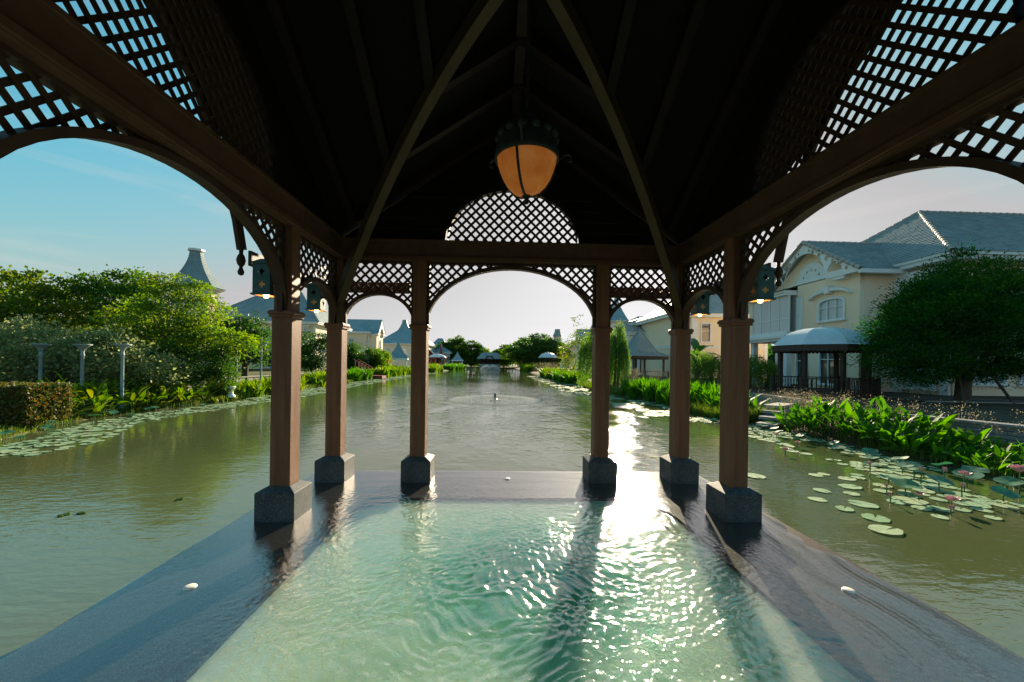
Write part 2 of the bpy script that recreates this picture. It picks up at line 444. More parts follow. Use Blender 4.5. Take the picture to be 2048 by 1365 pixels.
class MB:
    def __init__(s): s.v, s.f = [], []
    def add(s, V, F):
        o = len(s.v)
        s.v += [tuple(p) for p in V]
        s.f += [tuple(i + o for i in f) for f in F]
        return s
    def box(s, x0, x1, y0, y1, z0, z1):
        return s.add([(x0, y0, z0), (x1, y0, z0), (x1, y1, z0), (x0, y1, z0), (x0, y0, z1), (x1, y0, z1), (x1, y1, z1), (x0, y1, z1)],
                     [(0, 3, 2, 1), (4, 5, 6, 7), (0, 1, 5, 4), (1, 2, 6, 5), (2, 3, 7, 6), (3, 0, 4, 7)])
    def frustum(s, cx, cy, a, z0, b, z1):
        V = [(cx + i * a, cy + j * a, z0) for i, j in ((-1, -1), (1, -1), (1, 1), (-1, 1))] + [(cx + i * b, cy + j * b, z1) for i, j in ((-1, -1), (1, -1), (1, 1), (-1, 1))]
        return s.add(V, [(0, 3, 2, 1), (4, 5, 6, 7), (0, 1, 5, 4), (1, 2, 6, 5), (2, 3, 7, 6), (3, 0, 4, 7)])
    def prism(s, poly, z0, z1):
        n = len(poly)
        V = [(x, y, z0) for x, y in poly] + [(x, y, z1) for x, y in poly]
        return s.add(V, [tuple(range(n - 1, -1, -1)), tuple(range(n, 2 * n))] + [(i, (i + 1) % n, n + (i + 1) % n, n + i) for i in range(n)])
    def tube(s, pts, r, n=8, cap=True):
        pts = [Vector(p) for p in pts]
        rs = r if isinstance(r, (list, tuple)) else [r] * len(pts)
        V, F = [], []
        ref = Vector((0, 0, 1))
        for i, p in enumerate(pts):
            d = (pts[min(i + 1, len(pts) - 1)] - pts[max(i - 1, 0)]).normalized()
            a = d.cross(ref)
            if a.length < .1: a = d.cross(Vector((1, 0, 0)))
            a.normalize(); b = d.cross(a)
            for k in range(n):
                t = 2 * math.pi * k / n
                V.append(p + (a * math.cos(t) + b * math.sin(t)) * rs[i])
        for i in range(len(pts) - 1):
            for k in range(n):
                F.append((i * n + k, i * n + (k + 1) % n, (i + 1) * n + (k + 1) % n, (i + 1) * n + k))
        if cap: F += [tuple(range(n - 1, -1, -1)), tuple(range((len(pts) - 1) * n, len(pts) * n))]
        return s.add(V, F)
    def lathe(s, prof, n=16, cx=0, cy=0, ph=0.0):
        V, F = [], []
        for r, z in prof:
            for k in range(n):
                t = 2 * math.pi * k / n + ph
                V.append((cx + r * math.cos(t), cy + r * math.sin(t), z))
        for i in range(len(prof) - 1):
            for k in range(n):
                F.append((i * n + k, i * n + (k + 1) % n, (i + 1) * n + (k + 1) % n, (i + 1) * n + k))
        return s.add(V, F)
    def bar(s, p, q, w, h):
        p, q = Vector(p), Vector(q)
        d = (q - p).normalized()
        a = d.cross(Vector((0, 0, 1)))
        if a.length < .05: a = Vector((1, 0, 0))
        a.normalize(); b = a.cross(d)
        V = [c + a * i * w / 2 + b * j * h / 2 for c in (p, q) for i, j in ((-1, -1), (1, -1), (1, 1), (-1, 1))]
        return s.add(V, [(0, 1, 2, 3), (7, 6, 5, 4), (0, 4, 5, 1), (1, 5, 6, 2), (2, 6, 7, 3), (3, 7, 4, 0)])
    def mesh(s, name, mat, smooth=False):
        me = D.meshes.new(name)
        me.from_pydata(s.v, [], s.f)
        me.validate()
        if smooth: me.polygons.foreach_set('use_smooth', [True] * len(me.polygons))
        if mat: me.materials.append(mat)
        me.update()
        return me
    def obj(s, name, mat, parent=None, smooth=False, loc=None, rz=None):
        return link(name, s.mesh(name, mat, smooth), parent, loc, rz)

DG = None
def plate_mesh(name, outer, holes, thick, mat, axis='xz'):
    """flat polygon with holes, extruded; 'xz' = standing in local x/z, thickness along y"""
    cu = D.curves.new('tmp', 'CURVE')
    cu.dimensions = '2D'; cu.fill_mode = 'BOTH'; cu.extrude = thick / 2
    for poly in [outer] + list(holes):
        sp = cu.splines.new('POLY')
        sp.points.add(len(poly) - 1)
        for p, (x, y) in zip(sp.points, poly): p.co = (x, y, 0, 1)
        sp.use_cyclic_u = True
    o = D.objects.new('tmp', cu)
    me = o.to_mesh()
    me = me.copy()
    o.to_mesh_clear()
    D.objects.remove(o); D.curves.remove(cu)
    me.name = name
    if axis == 'xz':
        n = len(me.vertices)
        a = np.empty(n * 3, dtype=np.float32); me.vertices.foreach_get('co', a)
        a = a.reshape(-1, 3)
        b = np.stack([a[:, 0], -a[:, 2], a[:, 1]], 1)
        me.vertices.foreach_set('co', b.ravel().astype(np.float32))
    me.materials.clear()
    if mat: me.materials.append(mat)
    me.update()
    return me

def ell(cx, cz, rx, rz, a0=0, a1=360, n=24):
    return [(cx + rx * math.cos(rad(a0 + (a1 - a0) * k / n)), cz + rz * math.sin(rad(a0 + (a1 - a0) * k / n))) for k in range(n + 1)]

UNIT = MB().box(-.5, .5, -.5, .5, -.5, .5)
_unit = {}
def unit_box(mat):
    if mat.name not in _unit: _unit[mat.name] = UNIT.mesh('block', mat)
    return _unit[mat.name]

# ---------------------------------------------------------------- setting: water, land, deck
ZL = -0.35
def structure(o): return tag(o, kind='structure')
structure(MB().add([(-60, -60, ZL), (60, -60, ZL), (60, 170, ZL), (-60, 170, ZL)], [(0, 1, 2, 3)]).obj('pond_water', M['lake']))
structure(MB().add([(-1500, -900, -1.6), (1500, -900, -1.6), (1500, 2400, -1.6), (-1500, 2400, -1.6)], [(0, 1, 2, 3)]).obj('ground', M['soil']))

LSH = [(-15, -40), (-12.0, -6), (-11.3, 5), (-11.5, 9.4), (-12.8, 11.8), (-13.1, 14), (-12.7, 18.3), (-12.7, 22.5), (-13.2, 30), (-13.5, 41), (-13.1, 60), (-12.6, 76), (-10.5, 100), (-7.5, 125), (-6.8, 138)]
RSH = [(10, -40), (9.0, -6), (8.9, 4), (8.6, 6), (8.75, 7.8), (8.6, 9.2), (8.5, 11.5), (8.55, 13.2), (7.7, 14.0), (7.8, 16.5), (8.0, 19), (7.3, 24), (6.9, 30), (7.2, 35), (6.8, 41), (6.6, 70), (6.1, 113), (5.5, 138)]
def land(name, shore, side, prof, mat, far):
    """strip mesh: rows along the shore, columns inland with a bank profile [(distance, z)]"""
    V, F = [], []
    w = len(prof)
    for x, y in shore:
        for d, z in prof: V.append((x + side * d, y, z + (random.uniform(-.03, .03) if 0 < d < 20 else 0)))
    for i in range(len(shore) - 1):
        for k in range(w - 1):
            q = (i * w + k, i * w + k + 1, (i + 1) * w + k + 1, (i + 1) * w + k)
            F.append(q if side > 0 else q[::-1])
    return structure(MB().add(V, F).obj(name, mat))
def refine(sh, k=5):
    o = []
    for a, b in zip(sh[:-1], sh[1:]):
        for i in range(k): o.append((a[0] + (b[0] - a[0]) * i / k + random.uniform(-.1, .1), a[1] + (b[1] - a[1]) * i / k))
    return o + [sh[-1]]
LSHR, RSHR = refine(LSH), refine(RSH)
land('left_bank', LSHR, -1, [(-.9, -1.5), (-.25, -.45), (.25, -.28), (1.0, -.14), (2.4, .04), (5, .10), (60, .15), (1400, .3)], M['turf'], 0)
land('right_bank', RSHR, 1, [(-.9, -1.5), (-.2, -.45), (.3, -.28), (1.2, -.16), (2.2, -.10), (6, -.05), (60, .0), (1400, .2)], M['soil'], 0)
structure(MB().add([(-1400, 137.5, .02), (1400, 137.5, .02), (1400, 2300, .3), (-1400, 2300, .3), (-1400, 137.5, -1.5), (1400, 137.5, -1.5)], [(0, 1, 2, 3), (4, 5, 1, 0)]).obj('far_bank', M['turf']))
# raised terrace on the right
TZ = .35
TERR = [(12.6, -10), (12.0, 6.2), (11.3, 8.4), (10.85, 10.0), (11.0, 11.8), (11.3, 14.5), (12.2, 16), (11.8, 20), (11.0, 24), (11.2, 34), (11.6, 50), (12.5, 66), (80, 66), (80, -10)]
structure(MB().prism(TERR, -.6, TZ).obj('right_terrace', M['soil']))

# deck with the pool opening
R_ = .62
hole = [(-1.73, -2.2), (1.73, -2.2)] + ell(1.73 - R_, 4.72 - R_, R_, R_, 0, 90, 10) + ell(-1.73 + R_, 4.72 - R_, R_, R_, 90, 180, 10)
outer = [(-2.77, -2.6), (2.77, -2.6), (2.77, 5.88), (-2.77, 5.88)]
deck_me = plate_mesh('pool_deck', outer, [hole], .5, M['deck'], 'xy')
structure(link('pool_deck', deck_me, None, (0, 0, -.25)))
structure(MB().box(-2.6, 2.6, -2.5, 5.7, -1.6, -.51).obj('pool_foundation', M['concrete']))
# milky pool body inside the basin
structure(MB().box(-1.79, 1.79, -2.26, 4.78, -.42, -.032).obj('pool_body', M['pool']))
# one sheet of moving water: choppy over the pool, spilling thin across the deck
def water_sheet():
    nx = 480
    y = np.concatenate([np.linspace(-2.5, 1.2, 100)[:-1], np.linspace(1.2, 5.86, 430)])
    u = np.linspace(-1, 1, nx)
    U, Y = np.meshgrid(u, y)
    dry = .13 * np.exp(-((y - 3.55) / .32) ** 2) * (1 + .35 * np.sin(y * 17)) + .05 * np.exp(-((y - 4.6) / .5) ** 2) + .012 * np.sin(y * 11)
    hwR = 2.752 - np.clip(dry, 0, .2)
    hwL = 2.758 + .006 * np.sin(y * 7)
    X = np.where(U > 0, U * hwR[:, None], U * hwL[:, None])
    def field(seed, n, l0, l1, p, ax=1.0):
        r = np.random.default_rng(seed)
        Z = np.zeros_like(X)
        wx = .12 * np.sin(X * 3.1 + Y * 1.7) + .08 * np.sin(Y * 4.3 - X * 2.2 + 1) + .03 * np.sin(X * 11 + Y * 7)
        wy = .12 * np.sin(X * 2.3 - Y * 2.9 + 2) + .08 * np.sin(X * 5.1 + 1.3 * Y) + .03 * np.sin(Y * 13 - X * 6)
        for i in range(n):
            lam = l0 * (l1 / l0) ** r.random()
            th = r.random() * 2 * math.pi
            Z += lam ** p * np.sin(2 * math.pi / lam * ((X + wx) * math.cos(th) + (Y + wy) * math.sin(th) * ax) + r.random() * 6.28)
        return Z / math.sqrt(n)
    din = np.minimum(1.73 - np.abs(X), 4.72 - Y)
    cx, cy = np.clip(np.abs(X) - 1.11, 0, 9), np.clip(Y - 4.10, 0, 9)
    din = np.minimum(din, np.where((cx > 0) & (cy > 0), .62 - np.hypot(cx, cy), 9))
    inside = np.clip((din + np.where(Y > 4.5, 1.25, .55)) / np.where(Y > 4.5, 1.9, 1.05), 0, 1)
    inside = inside * inside * (3 - 2 * inside)
    big = .008 * field(1, 30, .26, .8, 1.0)
    fine = 0.050 * field(2, 110, .032, .11, .9) + .009 * field(4, 40, .12, .24, 1.0)
    fine = np.sign(fine) * np.abs(fine) ** 1.15 * 1.9
    gust = .55 + .6 * (.5 + .5 * np.sin(X * 2.1 + Y * 1.4 + .6) * np.sin(Y * 2.0 - X * 1.1 + 1.0))
    jet = np.exp(-((X - .25) ** 2 / 1.3 + (Y - 2.75) ** 2 / .75))
    calm = 1 - .10 * np.exp(-((Y - 4.5) / .4) ** 2) - .45 * np.exp(-((X + 1.15) / .35) ** 2 - ((Y - 3.4) / .9) ** 2)
    Z = (big + fine) * (.62 * gust + .95 * jet) * calm * inside
    # flow lines running outward over the stone
    d = np.clip(-din, 0, 2)
    q = np.where(np.abs(X) > 1.73, np.abs(X), 0)
    wv = 2.6 * np.sin(Y * 1.3 + X * .8) + 1.5 * np.sin(Y * 3.1 + 2 * X) + .7 * np.sin(Y * 7.3 - X * 3)
    flow = .0024 * np.sin(d * 17 - Y * 2.2 + wv) + .0010 * np.sin(d * 43 - Y * 4 + 1.6 * wv + 1) * (.5 + .5 * np.sin(Y * 2.9 + d * 5)) + .0005 * np.sin(d * 118 - Y * 9 + 2.1 * wv) * (.5 + .5 * np.sin(Y * 4.9 - d * 7))
    side = np.clip((X + 2.2) / 4.4, 0, 1) * .8 + .25
    Z = Z + flow * (1 - inside) * np.clip(d / .08, 0, 1) * side + .0006 * field(3, 40, .03, .10, .6) * (1 - inside) * .35
    Z = .0095 + Z
    Z = np.maximum(Z, np.where(din < .03, .0025 + .0008 * np.sin(X * 90 + Y * 40) * np.sin(Y * 70), -.02))
    V = np.stack([X, Y, Z], -1).reshape(-1, 3)
    ny = len(y)
    idx = np.arange(nx * ny).reshape(ny, nx)
    F = np.stack([idx[:-1, :-1], idx[:-1, 1:], idx[1:, 1:], idx[1:, :-1]], -1).reshape(-1, 4)
    return structure(link('pool_water', mesh_np('pool_water', V, F, M['film'], True)))
water_sheet()
# small white oval discs set on the deck
for (x, y, lab) in [(-2.30, 2.85, 'small white oval stone disc on the wet left side of the deck'), (2.35, 2.76, 'small white oval stone disc on the wet right side of the deck'), (-.03, 5.46, 'small white stone disc on the front deck between the two middle columns')]:
    mb = MB().lathe([(.001, .0), (.038, .0), (.041, .007), (.036, .015), (.024, .019), (.001, .02)], 20)
    o = mb.obj('stone_disc', M['disc'], None, True, (x, y, .002))
    tag(o, lab, 'disc', 'white discs on the deck')

# ---------------------------------------------------------------- the pavilion
PY = 2.87
pav = thing('pavilion', 'dark brown timber pavilion with lattice arches framing the pool and view', 'pavilion', (0, PY, 0))
A, C2, BY, B1 = 2.36, 1.244, 2.598, 1.315
W, BW = .2, .386
ZC, ZB, ZCB, BZ0, BZ1 = 2.08, .285, .33, 2.96, 3.24
cols = []
for sx in (-1, 1):
    cols += [(sx * A, BY), (sx * A, B1), (sx * A, -B1), (sx * A, -BY), (sx * C2, BY), (sx * C2, -BY)]
col_me = MB().box(-W / 2, W / 2, -W / 2, W / 2, ZCB - .02, ZC + .01).box(-.088, .088, -.088, .088, ZC, BZ0 + .02).mesh('column', M['column'])
cap_me = MB().box(-.118, .118, -.118, .118, ZC - .05, ZC - .018).box(-.129, .129, -.129, .129, ZC - .02, ZC + .012).box(-.12, .12, -.12, .12, ZC + .01, ZC + .024).mesh('column_cap', M['column'])
pl = MB().box(-BW / 2, BW / 2, -BW / 2, BW / 2, -.02, ZB).frustum(0, 0, BW / 2, ZB, .108, ZCB + .003)
pl_me = pl.mesh('plinth', M['granite'])
low_me = MB().box(-.118, .118, -.118, .118, -.02, ZB).frustum(0, 0, .118, ZB, .108, ZCB + .003).mesh('plinth', M['granite'])
for x, y in cols:
    c = link('column', col_me, pav, (x, y, 0))
    link('column_cap', cap_me, c); link('plinth', pl_me if y > -B1 - .1 and y > 0 else low_me, c)
def bevel(o, w, s=2):
    m = o.modifiers.new('bevel', 'BEVEL'); m.width = w; m.segments = s; m.limit_method = 'ANGLE'
for o in list(D.objects):
    if o.name.startswith('plinth'): bevel(o, .006)
    elif o.name.startswith('column'): bevel(o, .006)
# perimeter beams with a small moulding under them
def beam(p, q):
    mb = MB()
    d = (Vector(q) - Vector(p)).normalized()
    mb.bar(p, q, .2, BZ1 - BZ0)
    a = d.cross(Vector((0, 0, 1)))
    for s in (-1, 1):
        off = a * s * .112
        z = Vector((0, 0, -(BZ1 - BZ0) / 2 + .03))
        mb.bar(Vector(p) + off + z, Vector(q) + off + z, .026, .045)
        z = Vector((0, 0, (BZ1 - BZ0) / 2 - .02))
        mb.bar(Vector(p) + off * .97 + z, Vector(q) + off * .97 + z, .02, .03)
    mb.obj('beam', M['beam'], pav)
zm = (BZ0 + BZ1) / 2
for s in (-1, 1):
    beam((s * A, -BY - .12, zm), (s * A, BY + .12, zm))
    beam((-A + .098, s * BY, zm), (A - .098, s * BY, zm))

SLAT = unit_box(M['lattice'])
def slats(parent, to_world, inside, u0, u1, z0, z1, pitch=.0895, w=.031, th=.013, layers=(-.008, .008), over=.012):
    """diagonal lattice strips cut to the region; every strip an object"""
    for sgn, ln in ((1, layers[0]), (-1, layers[1])):
        d = np.array([1, sgn]) / math.sqrt(2); nrm = np.array([-sgn, 1]) / math.sqrt(2)
        cu, cz = (u0 + u1) / 2, (z0 + z1) / 2
        R = math.hypot(u1 - u0, z1 - z0) / 2
        k = int(R / pitch) + 1
        for i in range(-k, k + 1):
            c = np.array([cu, cz]) + nrm * (i + .5) * pitch
            t = np.arange(-R - .1, R + .1, .006)
            P = c[None] + t[:, None] * d[None]
            ins = inside(P[:, 0], P[:, 1])
            e = np.flatnonzero(np.diff(np.concatenate([[0], ins.astype(int), [0]])))
            for a, b in zip(e[::2], e[1::2]):
                ta, tb = t[a] - over, t[b - 1] + over
                if tb - ta < .05: continue
                m = c + d * (ta + tb) / 2
                ang = math.atan2(d[1], d[0])
                mat4 = to_world(m[0], m[1], ln) @ Matrix.Rotation(-ang, 4, 'Y') @ Matrix.Diagonal((tb - ta, th, w, 1))
                link('slat', SLAT, parent, mat4=mat4)

def frame(ax, off, rot):
    """map (u, z, n) of a bay's plane into pavilion space: rot 0 front/back plane, 90 side plane"""
    def f(u, z, n):
        if rot == 0: return Matrix.Translation((ax + u, off + n, z))
        return Matrix.Translation((off + n, ax + u, z)) @ Matrix.Rotation(rad(90), 4, 'Z')
    return f

def arch_band(hw, z0, rise, t, depth, tw, n=28, ztop=None):
    """curved timber under the lattice, with borders against the columns and beam"""
    mb = MB()
    prof = []
    for k in range(n + 1):
        a = math.pi * k / n
        prof.append((hw * math.cos(a), z0 + rise * math.sin(a), math.cos(a) * rise, math.sin(a) * hw))
    V = []
    for u, z, nu, nz in prof:
        L = math.hypot(nu, nz) or 1
        uo, zo = u + nu / L * t, z + nz / L * t
        uo = max(-hw, min(hw, uo))
        for (uu, zz, nn) in ((u, z, -depth / 2), (uo, zo, -depth / 2), (uo, zo, depth / 2), (u, z, depth / 2)):
            p = tw(uu, zz, nn).to_translation(); V.append(p)
    F = []
    for i in range(n):
        for k in range(4):
            F.append((i * 4 + k, i * 4 + (k + 1) % 4, (i + 1) * 4 + (k + 1) % 4, (i + 1) * 4 + k))
    F += [(3, 2, 1, 0), (n * 4, n * 4 + 1, n * 4 + 2, n * 4 + 3)]
    mb.add(V, F)
    if ztop:
        for s in (-1, 1):
            p = tw(s * (hw - .016), z0 - .0, 0).to_translation(); q = tw(s * (hw - .016), ztop, 0).to_translation()
            mb.bar(p, q, .034, .05)
        p = tw(-hw + .034, ztop - .014, 0).to_translation(); q = tw(hw - .034, ztop - .014, 0).to_translation()
        mb.bar(p, q, .05, .03)
    return mb

def bay(ax, off, rot, hw, rise):
    tw = frame(ax, off, rot)
    pan = arch_band(hw, ZC, rise, .05, .10, tw, ztop=BZ0).obj('arch_panel', M['lattice'], pav)
    for p in pan.data.polygons: p.use_smooth = False
    def inside(u, z):
        q = np.clip(1 - (u / hw) ** 2, 0, 1)
        return (np.abs(u) < hw - .03) & (z < BZ0 - .025) & (z > ZC + rise * np.sqrt(q) + .045)
    slats(pan, tw, inside, -hw, hw, ZC, BZ0)
HM, HF, HS = C2 - .09, (A - C2) / 2 - .09, (BY - B1) / 2 - .09
bay(0, BY, 0, HM, .80)
for s in (-1, 1): bay(s * (A + C2) / 2, -BY, 0, HF, .42)
for s in (-1, 1): bay(s * (A + C2) / 2, BY, 0, HF, .42)
for sx in (-1, 1):
    bay(0, sx * A, 90, B1 - .09, .82)
    for sy in (-1, 1): bay(sy * (BY + B1) / 2, sx * A, 90, HS, .45)

# gable walls with half-round lattice lights
ZR, SL = 4.85, .742
def gable(off, rot, hw, rise):
    tw = frame(0, off, rot)
    zb = BZ1 + .02
    gw = arch_band(hw, zb, rise, .05, .09, tw).obj('gable_arch', M['rafter'], pav)
    mb_h = .145
    half = A if rot == 0 else BY
    k = 0
    z = zb
    s_ = (ZR - BZ1 + .1) / (half + .1)
    while z < ZR - .1:
        z1 = z + mb_h - .008
        wz = min(half, (ZR - z) / s_)
        wz1 = min(half, max(.03, (ZR - z1) / s_))
        def cut(zz):
            q = (zz - zb) / (rise + .035)
            return (hw + .035) * math.sqrt(1 - q * q) if q < 1 else 0
        c0, c1 = cut(z), cut(z1)
        segs = []
        if c0 > 0:
            for s in (-1, 1): segs.append([(s * c0, z), (s * wz, z), (s * wz1, z1), (s * c1, z1)])
        else: segs.append([(-wz, z), (wz, z), (wz1, z1), (-wz1, z1)])
        jt = random.uniform(-.004, .004)
        for sg in segs:
            if abs(sg[1][0] - sg[0][0]) < .05: continue
            V = [tw(u, zz, n + jt).to_translation() for n in (-.03, .03) for u, zz in sg]
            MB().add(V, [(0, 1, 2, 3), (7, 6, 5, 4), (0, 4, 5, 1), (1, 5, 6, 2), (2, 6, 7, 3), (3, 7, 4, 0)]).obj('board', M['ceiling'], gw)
        z += mb_h
    # cover trim around the light
    def inside(u, z):
        q = 1 - (u / hw) ** 2
        return (z > zb + .012) & (q > 0) & (z < zb + rise * np.sqrt(np.clip(q, 0, 1)) - .005)
    slats(gw, tw, inside, -hw, hw, zb, zb + rise)
gable(BY, 0, .885, .70)
gable(-BY, 0, .885, .70)
gable(-A, 90, 1.02, 1.0)
gable(A, 90, 1.02, 1.0)

# roof planes (groined), rafters and curved ribs
def roof_planes():
    t = .09
    e = .55
    SY = (ZR - BZ1) / BY
    SX = (ZR - BZ1) / A
    apex = (0, 0, ZR)
    mats = M['ceiling']
    ex, ey = A + .78, BY + e
    # every gable roof plane: ridge out to the verge, down to the valley corner
    for sx in (-1, 1):
        for sy in (-1, 1):
            vx, vy, vz = sx * A, sy * BY, BZ1 + .0
            # plane of the Y-running ridge
            P = [apex, (0, sy * ey, ZR), (sx * A, sy * ey, BZ1), (vx, vy, vz)]
            Q = [apex, (sx * ex, 0, ZR), (sx * ex, sy * BY, BZ1), (vx, vy, vz)]
            for poly in (P, Q):
                V = [Vector(p) for p in poly] + [Vector(p) + Vector((0, 0, t)) for p in poly]
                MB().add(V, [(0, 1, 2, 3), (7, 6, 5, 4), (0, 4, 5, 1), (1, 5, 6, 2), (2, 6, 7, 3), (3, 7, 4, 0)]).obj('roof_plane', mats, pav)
roof_planes()
MB().bar((0, -BY, ZR - .09), (0, BY, ZR - .09), .1, .16).obj('ridge_beam', M['rafter'], pav)
MB().bar((-A, 0, ZR - .10), (A, 0, ZR - .10), .1, .16).obj('ridge_beam', M['rafter'], pav)
SX, SY = (ZR - BZ1) / A, (ZR - BZ1) / BY
for k in (.36, .6, .86):                      # chevron rafters under the front and back roofs
    for sy in (-1, 1):
        y = sy * BY * k
        for sx in (-1, 1):
            xe = sx * A * k
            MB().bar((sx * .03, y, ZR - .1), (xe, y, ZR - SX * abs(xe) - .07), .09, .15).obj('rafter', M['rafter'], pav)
    for sx in (-1, 1):
        x = sx * A * k
        for sy in (-1, 1):
            ye = sy * BY * k
            MB().bar((x, sy * .03, ZR - .1), (x, ye, ZR - SY * abs(ye) - .07), .09, .13).obj('rafter', M['rafter'], pav)
for sx in (-1, 1):
    for sy in (-1, 1):
        pts = []
        for k in range(21):
            t = k / 20
            pts.append((sx * A * t * .985, sy * BY * t * .985, 4.62 - .7 * t - 1.5 * t * t - .02))
        pts.append((sx * A * .985, sy * BY * .985, ZC + .02))
        mb = MB()
        hvec = Vector((-sy * BY, sx * A, 0)).normalized() * .048
        V, F = [], []
        for i, p in enumerate(pts):
            p = Vector(p)
            d = (Vector(pts[min(i + 1, len(pts) - 1)]) - Vector(pts[max(0, i - 1)])).normalized()
            n = d.cross(hvec.normalized()) * .07
            V += [p - hvec - n, p + hvec - n, p + hvec + n, p - hvec + n]
        for i in range(len(pts) - 1):
            for k in range(4): F.append((i * 4 + k, i * 4 + (k + 1) % 4, (i + 1) * 4 + (k + 1) % 4, (i + 1) * 4 + k))
        mb.add(V, F).obj('curved_rib', M['rib'], pav)
# outside: eaves boards, bargeboards with turned drops
def verge(side):
    """decorated bargeboards outside one gable; side = 'front','left','right'"""
    for s in (-1, 1):
        if side == 'front':
            f = lambda u, z, n: Vector((s * u, BY + .50 + n, z))
        else:
            sg = -1 if side == 'left' else 1
            f = lambda u, z, n: Vector((sg * (A + .50 + n), s * u, z))
        # raking board, curling down at its foot
        path = [(.0, 4.72), (.5, 4.25), (.9, 3.80), (1.14, 3.36), (1.29, 3.02), (1.37, 2.74)]
        V, F = [], []
        for i, (u, z) in enumerate(path):
            w = .11
            a = path[min(i + 1, len(path) - 1)]; b = path[max(i - 1, 0)]
            d = Vector((a[0] - b[0], a[1] - b[1])).normalized()
            nu, nz = -d[1] * w / 2, d[0] * w / 2
            V += [f(u - nu, z - nz, -.02), f(u + nu, z + nz, -.02), f(u + nu, z + nz, .02), f(u - nu, z - nz, .02)]
        for i in range(len(path) - 1):
            for k in range(4): F.append((i * 4 + k, i * 4 + (k + 1) % 4, (i + 1) * 4 + (k + 1) % 4, (i + 1) * 4 + k))
        F += [(0, 1, 2, 3), (len(V) - 1, len(V) - 2, len(V) - 3, len(V) - 4)]
        MB().add(V, F).obj('bargeboard', M['lattice'], pav)
        # turned drop under the foot
        p = f(1.36, 0, 0)
        MB().lathe([(.001, 2.47), (.024, 2.48), (.032, 2.51), (.02, 2.54), (.015, 2.56), (.035, 2.59), (.044, 2.63), (.035, 2.67), (.018, 2.70), (.022, 2.75), (.001, 2.76)], 14, p.x, p.y).obj('turned_drop', M['lattice'], pav, True)
        # low eaves board out to the corner
        q = f(1.50, 2.69, 0); r = f((A if side == 'front' else BY) + .45, 2.69, 0)
        MB().bar(q, r, .03, .16).obj('eaves_board', M['lattice'], pav)
for sd in ('front', 'left', 'right'): verge(sd)

# hanging acorn lamp
lamp = thing('pendant_lamp', 'large acorn shaped lamp with amber glass hanging from the roof centre', 'lamp', (.01, PY, .039))
lamp.scale = (.976, .976, .976)
glass = [(.001, 2.835), (.05, 2.842), (.10, 2.868), (.142, 2.912), (.175, 2.965), (.2, 3.025), (.216, 3.08), (.223, 3.125), (.224, 3.15)]
MB().lathe(glass, 40).obj('amber_glass', M['amber'], lamp, True)
capp = [(.226, 3.095), (.238, 3.10), (.240, 3.125), (.232, 3.165), (.222, 3.21), (.20, 3.265), (.165, 3.315), (.12, 3.35), (.07, 3.375), (.05, 3.40), (.06, 3.43), (.035, 3.46), (.012, 3.48)]
MB().lathe(capp, 40).obj('lamp_cap', M['iron'], lamp, True)
mb = MB()
for k in range(3):
    a = rad(-112 + 120 * k)
    mb.tube([((r + .006) * math.cos(a), (r + .006) * math.sin(a), z) for r, z in glass], .010, 6)
mb.obj('glass_strap', M['iron'], lamp, True)
MB().lathe([(.001, 2.775), (.016, 2.782), (.02, 2.80), (.012, 2.815), (.03, 2.83), (.034, 2.845), (.001, 2.852)], 14).obj('finial', M['iron'], lamp, True)
MB().tube([(0, 0, 3.45), (0, 0, ZR - .02)], .013, 8).obj('hanging_rod', M['iron'], lamp)
mb = MB()
for k in range(3):
    a = rad(18 + 120 * k)
    pts = [(.23, 3.12), (.27, 3.165), (.31, 3.20), (.345, 3.215), (.37, 3.20), (.372, 3.17), (.352, 3.16)]
    mb.tube([(r * math.cos(a), r * math.sin(a), z) for r, z in pts], [.012, .010, .009, .009, .009, .010, .012], 6)
mb.obj('scroll_hook', M['iron'], lamp, True)
for k in range(14):
    a = 2 * math.pi * k / 14
    p = Vector((.205 * math.cos(a), .205 * math.sin(a), 3.26))
    MB().lathe([(.001, -.035), (.03, -.02), (.036, 0), (.02, .03), (.001, .045)], 8).obj('cap_scale', M['iron'], lamp, True, p)

